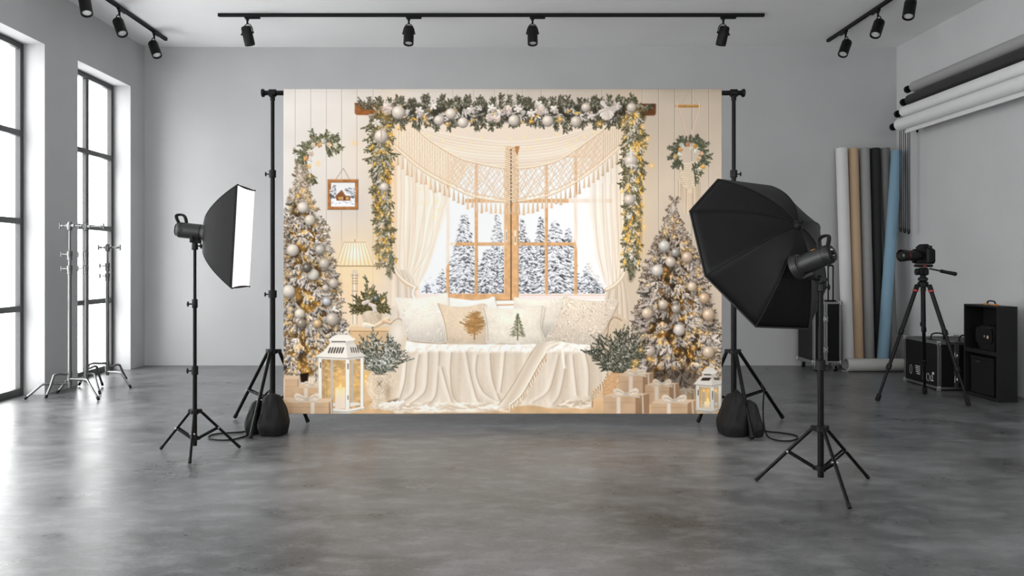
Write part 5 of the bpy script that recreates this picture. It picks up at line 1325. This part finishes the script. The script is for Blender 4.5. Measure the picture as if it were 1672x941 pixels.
# ---------------------------------------------------------------- rolls on the right wall
wb = thing('roll_bracket', (XR-.02, 9.40, 2.9), 'black bracket carrying the four rolled backdrops on the right wall', 'wall bracket')
spec = [(5.035, 3.411, .062, 'rollgrey', 'light grey backdrop roll, topmost on the right wall', 9.53), (4.985, 3.255, .062, 'rollblack', 'black backdrop roll, second from the top on the right wall', 9.53),
        (4.915, 3.112, .062, 'rollwhite', 'white backdrop roll, third from the top on the right wall', 9.53), (4.86, 2.955, .070, 'rollwhite', 'white backdrop roll with a bottom bar, lowest on the right wall', 9.53)]
def bracket(y):
    m = MB().box((XR-.008, y, 3.19), (.014, .03, .62), None, .003)
    for x, z, r, _, _, _ in spec: m.tube((XR-.012, y, z), (x, y, z), .010); m.tube((x, y-.006, z), (x, y+.006, z), .026, n=20)
    return m
obj('bracket_arm', bracket(9.615), 'black', wb); obj('bracket_arm', bracket(6.0), 'black', wb)
for i, (x, z, r, m, lab, ye) in enumerate(spec):
    t = thing('backdrop_roll', (x, 7.8, z-r), lab, 'backdrop roll', 'backdrop rolls mounted on the right wall')
    obj('roll', MB().lathe((x, 6.1, z), (0, 1, 0), [(0, r*.9), (.004, r), (ye-6.1-.012, r), (ye-6.1, r*.86)], 36), m, t)
    e = obj('end_fitting', MB().lathe((x, ye-.004, z), (0, 1, 0), [(0, .03), (.03, .03), (.032, .018), (.112, .018), (.114, .042), (.15, .045), (.158, .032), (.158, .006)], 26), 'plastic', t)
    if i == 3: obj('bottom_bar', MB().box((x+.035, 7.79, z-.098), (.02, 3.3, .030), None, .004).box((x+.035, 7.79, z-.06), (.004, 3.3, .06), None), 'rollwhite', t)
    if i < 3:
        xc = (4.985, 4.937, 4.890)[i]; zb_ = 1.66+.012*i; yy = ye+.018; w_ = .011; za = spec[1][1] if i == 0 else z
        pts = [(xc+w_, yy, za-.02), (xc+w_, yy, zb_+.05), (xc+w_*.9, yy, zb_+.012), (xc, yy, zb_-.006), (xc-w_*.9, yy, zb_+.012), (xc-w_, yy, zb_+.05), (xc-w_, yy, za-.02)]
        ch = obj('pull_chain', MB().path([pts[0]]+spline(pts[1:6], 5)+[pts[6]], .0045, 6), 'black', t)
        obj('chain_weight', MB().path(spline(pts[1:6], 5), .008, 8), 'plastic', ch)

# ---------------------------------------------------------------- flight cases
def flight_case(c0, sz, rot, label, name, wheels=0., split=None, hinge=True):
    """c0: near corner on the floor; sz = (along x, along y, height)"""
    w_, d_, h_ = sz; t = thing(name, (c0[0]+w_/2, c0[1]+d_/2, 0), label, 'flight case')
    x0, y0 = c0; x1, y1 = x0+w_, y0+d_; z0 = wheels; z1 = z0+h_
    obj('panels', MB().span((x0+.004, y0+.004, z0+.004), (x1-.004, y1-.004, z1-.004)), 'panel', t)
    e = .026; ed = MB()
    for x in (x0, x1):
        for y in (y0, y1):
            sx = 1 if x == x0 else -1; sy = 1 if y == y0 else -1
            ed.span((x, y, z0), (x+sx*e, y+sy*.003, z1)); ed.span((x, y, z0), (x+sx*.003, y+sy*e, z1))
    for z in (z0, z1):
        sz_ = 1 if z == z0 else -1
        for y in (y0, y1): sy = 1 if y == y0 else -1; ed.span((x0, y, z), (x1, y+sy*.003, z+sz_*e)); ed.span((x0, y, z), (x1, y+sy*e, z+sz_*.003))
        for x in (x0, x1): sx = 1 if x == x0 else -1; ed.span((x, y0, z), (x+sx*.003, y1, z+sz_*e)); ed.span((x, y0, z), (x+sx*e, y1, z+sz_*.003))
    obj('aluminium_edging', ed, 'alu', t, 'aluminium edging', smooth=0)
    for x in (x0+.012, x1-.012):
        for y in (y0+.012, y1-.012):
            for z in (z0+.012, z1-.012):
                obj('ball_corner', MB().ball((x, y, z), .021, 12).box((x, y-.012*(1 if y > y0+.1 else 1)*0, z), (.05, .05, .012), None, .004).box((x, y, z), (.012, .05, .05), None, .004).box((x, y, z), (.05, .012, .05), None, .004), 'alu', t)
    if split:
        sx = x0+w_*split
        obj('lid_join', MB().span((sx-.022, y0-.002, z0+.02), (sx-.002, y0+.004, z1-.02)).span((sx+.002, y0-.002, z0+.02), (sx+.02, y0+.004, z1-.02)).span((sx-.022, y0+.01, z1-.003), (sx-.002, y1-.01, z1+.002)), 'alu', t)
        for zf in (.22, .72): obj('butterfly_latch', MB().box((sx, y0-.006, z0+h_*zf), (.05, .008, .07), None, .003).tube((sx, y0-.012, z0+h_*zf-.012), (sx, y0-.012, z0+h_*zf+.012), .008), 'alu', t)
    return t, (x0, y0, z0, x1, y1, z1)
# tall wheeled case
Yc = 9.50; xc0 = (1328-CX)/F*Yc; xc1 = (1374-CX)/F*Yc
tc_, (x0, y0, z0, x1, y1, z1) = flight_case((xc0, Yc), (xc1-xc0, .50, .735), 0, 'tall black wheeled flight case with aluminium edges, left of the leaning rolls', 'tall_flight_case', .105, .44)
for x in (x0+.055, x1-.05):
    for y in (y0+.05, y1-.05):
        w_ = obj('caster', MB().tube((x-.014, y, .035), (x+.014, y, .035), .033, n=20), 'rubber', tc_)
        obj('caster_fork', MB().span((x-.024, y-.016, .03), (x-.018, y+.016, .095)).span((x+.018, y-.016, .03), (x+.024, y+.016, .095)).span((x-.03, y-.03, .092), (x+.03, y+.03, .104)).tube((x-.026, y, .035), (x+.026, y, .035), .006), 'alu', w_)
hx0, hx1 = (1350-CX)/F*9.7, (1358-CX)/F*9.7
hh = MB(); 
for x in (hx0, hx1): hh.tube((x, 9.66, z1-.01), (x, 9.66, z1+.42), .009)
hh.path(spline([(hx0, 9.66, z1+.40), (hx0+.004, 9.66, z1+.425), ((hx0+hx1)/2, 9.66, z1+.435), (hx1-.004, 9.66, z1+.425), (hx1, 9.66, z1+.40)], 4), .011, 8)
obj('pull_handle', hh, 'plastic', tc_); obj('handle_base', MB().box(((hx0+hx1)/2, 9.66, z1+.006), (.12, .06, .014), None, .004), 'plastic', tc_)
# low case
lc, (x0, y0, z0, x1, y1, z1) = flight_case((4.535, 8.10), (.57, .68, .485), 0, 'low black flight case with aluminium edges, between the camera tripod and shelf unit', 'low_flight_case', .012, .32)
for yq, s in ((8.42, 1), (8.18, 1)):
    for xq in ((4.70,) if yq > 8.3 else (4.86,)):
        hp = spline([(xq-.07, yq, z1), (xq-.062, yq, z1+.045), (xq-.03, yq, z1+.062), (xq+.03, yq, z1+.062), (xq+.062, yq, z1+.045), (xq+.07, yq, z1)], 5)
        obj('top_handle', MB().path(hp, .008, 8).box((xq-.07, yq, z1+.003), (.04, .035, .008), None, .003).box((xq+.07, yq, z1+.003), (.04, .035, .008), None, .003), 'plastic', lc)
lb = MB()
for k, (a, b) in enumerate(((0, .085), (0, .085), (.0, .075), (0, .08), (0, .06))): lb.span((x0-.0015, y0+.36+a, z0+.185-k*.02), (x0+.003, y0+.36+b, z0+.193-k*.02))
lb.path([(x0, y0+.20+.028*math.cos(a), z0+.10+.04*math.sin(a)) for a in [k*math.pi/8 for k in range(16)]], .0022, 5, True)
lb.path([(x0, y0+.13+.018*math.cos(a), z0+.10+.03*math.sin(a)) for a in [k*math.pi/8 for k in range(16)]], .0022, 5, True)
lb.span((x0-.0015, y0+.09, z0+.14), (x0+.003, y0+.12, z0+.165)); lb.span((x0-.0015, y0+.10, z0+.07), (x0+.003, y0+.15, z0+.078))
for k in range(4): lb.span((x0-.0015, y0+.24, z0+.07+.022*k), (x0+.003, y0+.30, z0+.075+.022*k))
lb.path([(x0, y0+.54+.022*math.cos(a), z0+.14+.05*math.sin(a)) for a in [k*math.pi/8 for k in range(16)]], .0014, 5, True)
obj('stencil_marks', lb, 'label', lc, 'small white printed marks', smooth=0)
obj('foot_rail', MB().span((x0+.02, y0+.03, 0), (x0+.05, y1-.03, .014)).span((x1-.05, y0+.03, 0), (x1-.02, y1-.03, .014)), 'rubber', lc)

# ---------------------------------------------------------------- shelf unit
sx0, sx1, sy0, sy1, sz1 = 4.70, 4.935, 7.42, 7.95, .895; bt = .018
sx1 = 4.89
su = thing('shelf_unit', ((sx0+sx1)/2, (sy0+sy1)/2, 0), 'black open shelf unit by the right wall holding a camera bag and a box', 'shelf unit')
obj('side_panel', MB().span((sx0, sy0, 0), (sx1, sy0+bt, sz1), .002), 'shelf', su); obj('side_panel', MB().span((sx0, sy1-bt, 0), (sx1, sy1, sz1), .002), 'shelf', su)
obj('back_panel', MB().span((sx1-.008, sy0+bt, .02), (sx1-.002, sy1-bt, sz1-.02)), 'shelf', su)
for nm, za, zb_ in (('top', sz1-bt, sz1), ('shelf_board', .425, .465), ('base_board', .0, .035)): obj(nm, MB().span((sx0, sy0+bt, za), (sx1-.008, sy1-bt, zb_), .002), 'shelf', su)
for k, y in enumerate((7.62, 7.76)):
    pass
hp = spline([(4.80, 7.60, sz1), (4.80, 7.615, sz1+.03), (4.80, 7.64, sz1+.04), (4.80, 7.70, sz1+.04), (4.80, 7.725, sz1+.03), (4.80, 7.74, sz1)], 5)
hd = obj('carry_handle', MB().path(hp, .007, 8), 'plastic', su)
for y in (7.60, 7.74): obj('handle_mount', MB().box((4.80, y, sz1+.008), (.035, .045, .016), None, .004), 'orange', hd, 'orange handle mount')
# camera bag on the shelf
cbg = thing('camera_bag', (4.81, 7.66, .465), 'small black camera bag with a pale clip on the upper shelf', 'bag')
def soft_box(c, sz, seed=0, p=5., puff=.04):
    rings = []; m = 12; n = 28
    for i in range(m+1):
        t = i/m*2-1; s = max(.05, (1-abs(t)**6))**.25 if abs(t) < 1 else .86; ring = []
        for j in range(n):
            a = 2*math.pi*j/n; ca, sa = math.cos(a), math.sin(a); rad = 1/((abs(ca)**p+abs(sa)**p)**(1/p)); wv = 1+puff*math.sin(a*4+t*3+seed)*.4
            ring.append((c[0]+ca*rad*sz[0]/2*s*wv, c[1]+sa*rad*sz[1]/2*s*wv, c[2]+t*sz[2]/2))
        rings.append(ring)
    return MB().rings(rings)
obj('bag_body', soft_box((4.80, 7.66, .465+.115), (.15, .27, .228)), 'bag', cbg)
obj('front_flap', soft_box((4.722, 7.66, .465+.14), (.02, .25, .15), 2), 'nylon', cbg)
obj('clip', MB().box((4.708, 7.58, .465+.13), (.008, .022, .03), None, .002), 'brass', cbg, 'pale metal clip'); obj('clip', MB().box((4.708, 7.63, .465+.135), (.008, .014, .02), None, .002), 'screw', cbg)
obj('bag_handle', MB().path(spline([(4.81, 7.59, .69), (4.81, 7.61, .715), (4.81, 7.70, .715), (4.81, 7.72, .69)], 5), .006, 8), 'nylon', cbg)
bx = thing('storage_box', (4.81, 7.68, .035), 'black storage box with a cut-out grip on the lower shelf', 'box')
obj('box_body', MB().span((4.722, 7.52, .036), (4.868, 7.87, .395), .006), 'fabricbox', bx)
obj('box_rim', MB().span((4.718, 7.516, .365), (4.872, 7.874, .396), .004), 'fabricbox', bx)
obj('grip_hole', MB().span((4.7155, 7.70, .335), (4.724, 7.78, .355), .002), 'glass_d', bx)

# ---------------------------------------------------------------- camera and tripod
TX, TY = 4.05, 7.5
tp = thing('camera_tripod', (TX, TY, 0), 'black photo tripod with red accents and pan handle, holding a camera', 'camera tripod')
zt = P(0, 464, TY).z
obj('spider', MB().lathe((TX, TY, zt-.03), (0, 0, 1), [(0, .03), (.006, .045), (.045, .048), (.055, .034), (.06, .03)], 24), 'plastic', tp)
obj('center_column', MB().tube((TX, TY, zt-.38), (TX, TY, zt+.03), .018, n=18).tube((TX, TY, zt-.40), (TX, TY, zt-.36), .024, n=18).tube((TX, TY, zt-.44), (TX, TY, zt-.40), .010), 'plastic', tp)
for fx, fy in ((3.591, 7.445), (4.298, 7.19), (4.262, 7.86)):
    f = Vector((fx, fy, .012)); d = Vector((fx-TX, fy-TY, 0)).normalized(); top = Vector((TX, TY, zt-.005))+d*.055
    leg = obj('leg', MB().lathe(top, f-top, [(0, .016), (.01, .022), (.06, .023), (.065, .019), (.40*(f-top).length, .019)], 18), 'plastic', tp)
    dd = (f-top); L = dd.length; dd = dd/L
    obj('lower_section', MB().tube(top+dd*(L*.4), top+dd*(L*.71), .016, n=16).tube(top+dd*(L*.69), top+dd*(L-.05), .0125, n=16), 'black', leg)
    for q in (.40, .70): obj('leg_lock', MB().lathe(top+dd*(L*q-.02), dd, [(0, .019), (.005, .023), (.045, .022), (.05, .017)], 16).box(top+dd*(L*q)+d*.022, (.05, .014, .01), (dd, dd.cross(d).normalized(), d), .002), 'plastic', leg)
    obj('rubber_foot', MB().lathe(f-dd*.07, dd, [(0, .015), (.01, .021), (.055, .022), (.07, .018)], 16), 'rubber', leg)
    obj('accent_ring', MB().lathe(top+dd*.055, dd, [(0, .0235), (.002, .025), (.012, .025), (.014, .0235)], 18), 'red', leg, 'red ring')
ph = MB(); hb = Vector((TX, TY, zt+.03))
ph.lathe(hb, (0, 0, 1), [(0, .034), (.004, .043), (.028, .043), (.032, .034), (.036, .026), (.05, .026)], 24)
ph.box(hb+Vector((.004, 0, .088)), (.085, .06, .075), None, .012); ph.lathe(hb+Vector((-.04, 0, .085)), (-1, 0, 0), [(0, .028), (.006, .032), (.026, .032), (.03, .02)], 20)
ph.tube(hb+Vector((0, -.05, .085)), hb+Vector((0, .05, .085)), .022, n=18); ph.box(hb+Vector((.004, 0, .142)), (.155, .07, .028), None, .008)
obj('pan_head', ph, 'plastic', tp); obj('plate_lock', MB().box(hb+Vector((-.002, -.037, .142)), (.03, .008, .012), None, .003), 'red', tp, 'red plate lock')
obj('pan_handle', MB().tube(hb+Vector((.05, -.02, .115)), hb+Vector((.145, -.05, .092)), .008).lathe(hb+Vector((.135, -.047, .094)), (.93, -.30, -.22), [(0, .010), (.006, .017), (.05, .0155), (.11, .018), (.135, .019), (.142, .012)], 16), 'plastic', tp)

CB = hb+Vector((.012, 0, .158))
cm = thing('camera', CB, 'black camera with a long zoom lens on the tripod, pointing left', 'camera')
ca = math.radians(17); fx_ = Vector((-math.cos(ca), -math.sin(ca)*.9, 0)).normalized(); sx_ = Vector((0, 0, 1)).cross(fx_); up = Vector((0, 0, 1))
AX = (fx_, sx_, up)
def L3(a, b, c): return CB+fx_*a+sx_*b+up*c
obj('camera_body', MB().box(L3(0, 0, .078), (.085, .175, .150), AX, .014).box(L3(.0, .0, .012), (.095, .160, .024), AX, .008), 'plastic', cm)
obj('grip', MB().box(L3(.050, -.068, .075), (.045, .042, .135), AX, .014), 'rubber', cm); obj('grip', MB().box(L3(-.02, .075, .075), (.06, .035, .130), AX, .012), 'rubber', cm)
pr = MB().rings([[L3(.050, -.040, .140), L3(.050, .040, .140), L3(-.045, .045, .140), L3(-.045, -.045, .140)], [L3(.052, -.034, .170), L3(.052, .034, .170), L3(-.035, .036, .172), L3(-.035, -.036, .172)], [L3(.035, -.020, .188), L3(.035, .020, .188), L3(-.015, .022, .190), L3(-.015, -.022, .190)]])
obj('prism_housing', pr, 'plastic', cm); obj('mode_dial', MB().tube(L3(-.005, .062, .150), L3(-.005, .062, .172), .019, n=18), 'plastic', cm); obj('shutter_dial', MB().tube(L3(.02, -.062, .150), L3(.02, -.062, .165), .015, n=18), 'plastic', cm)
obj('side_cover', MB().box(L3(.0, -.090, .08), (.05, .006, .09), AX, .003), 'rubber', cm); obj('strap_lug', MB().ball(L3(.0, -.092, .13), .006, 8), 'screw', cm)
for k in range(4): obj('button', MB().ball(L3(-.025+.018*(k % 2), -.094, .055+.035*(k//2)), .005, 8), 'strobe', cm)
ln = obj('lens', MB().lathe(L3(.040, 0, .080), fx_, [(0, .040), (.01, .043), (.03, .043), (.032, .045), (.075, .045), (.077, .043), (.085, .043), (.088, .048), (.15, .050), (.152, .047), (.16, .052), (.20, .056), (.227, .057), (.230, .053), (.215, .042), (.205, .01)], 36), 'plastic', cm)
obj('red_ring', MB().lathe(L3(.040, 0, .080)+fx_*.154, fx_, [(0, .0475), (.0005, .0500), (.005, .0505), (.0055, .048)], 36), 'red', ln, 'thin red ring'); obj('front_glass', MB().lathe(L3(.040, 0, .080)+fx_*.205, fx_, [(0, .040), (.002, .040), (.008, .025), (.010, .003)], 28), 'glass_d', ln)
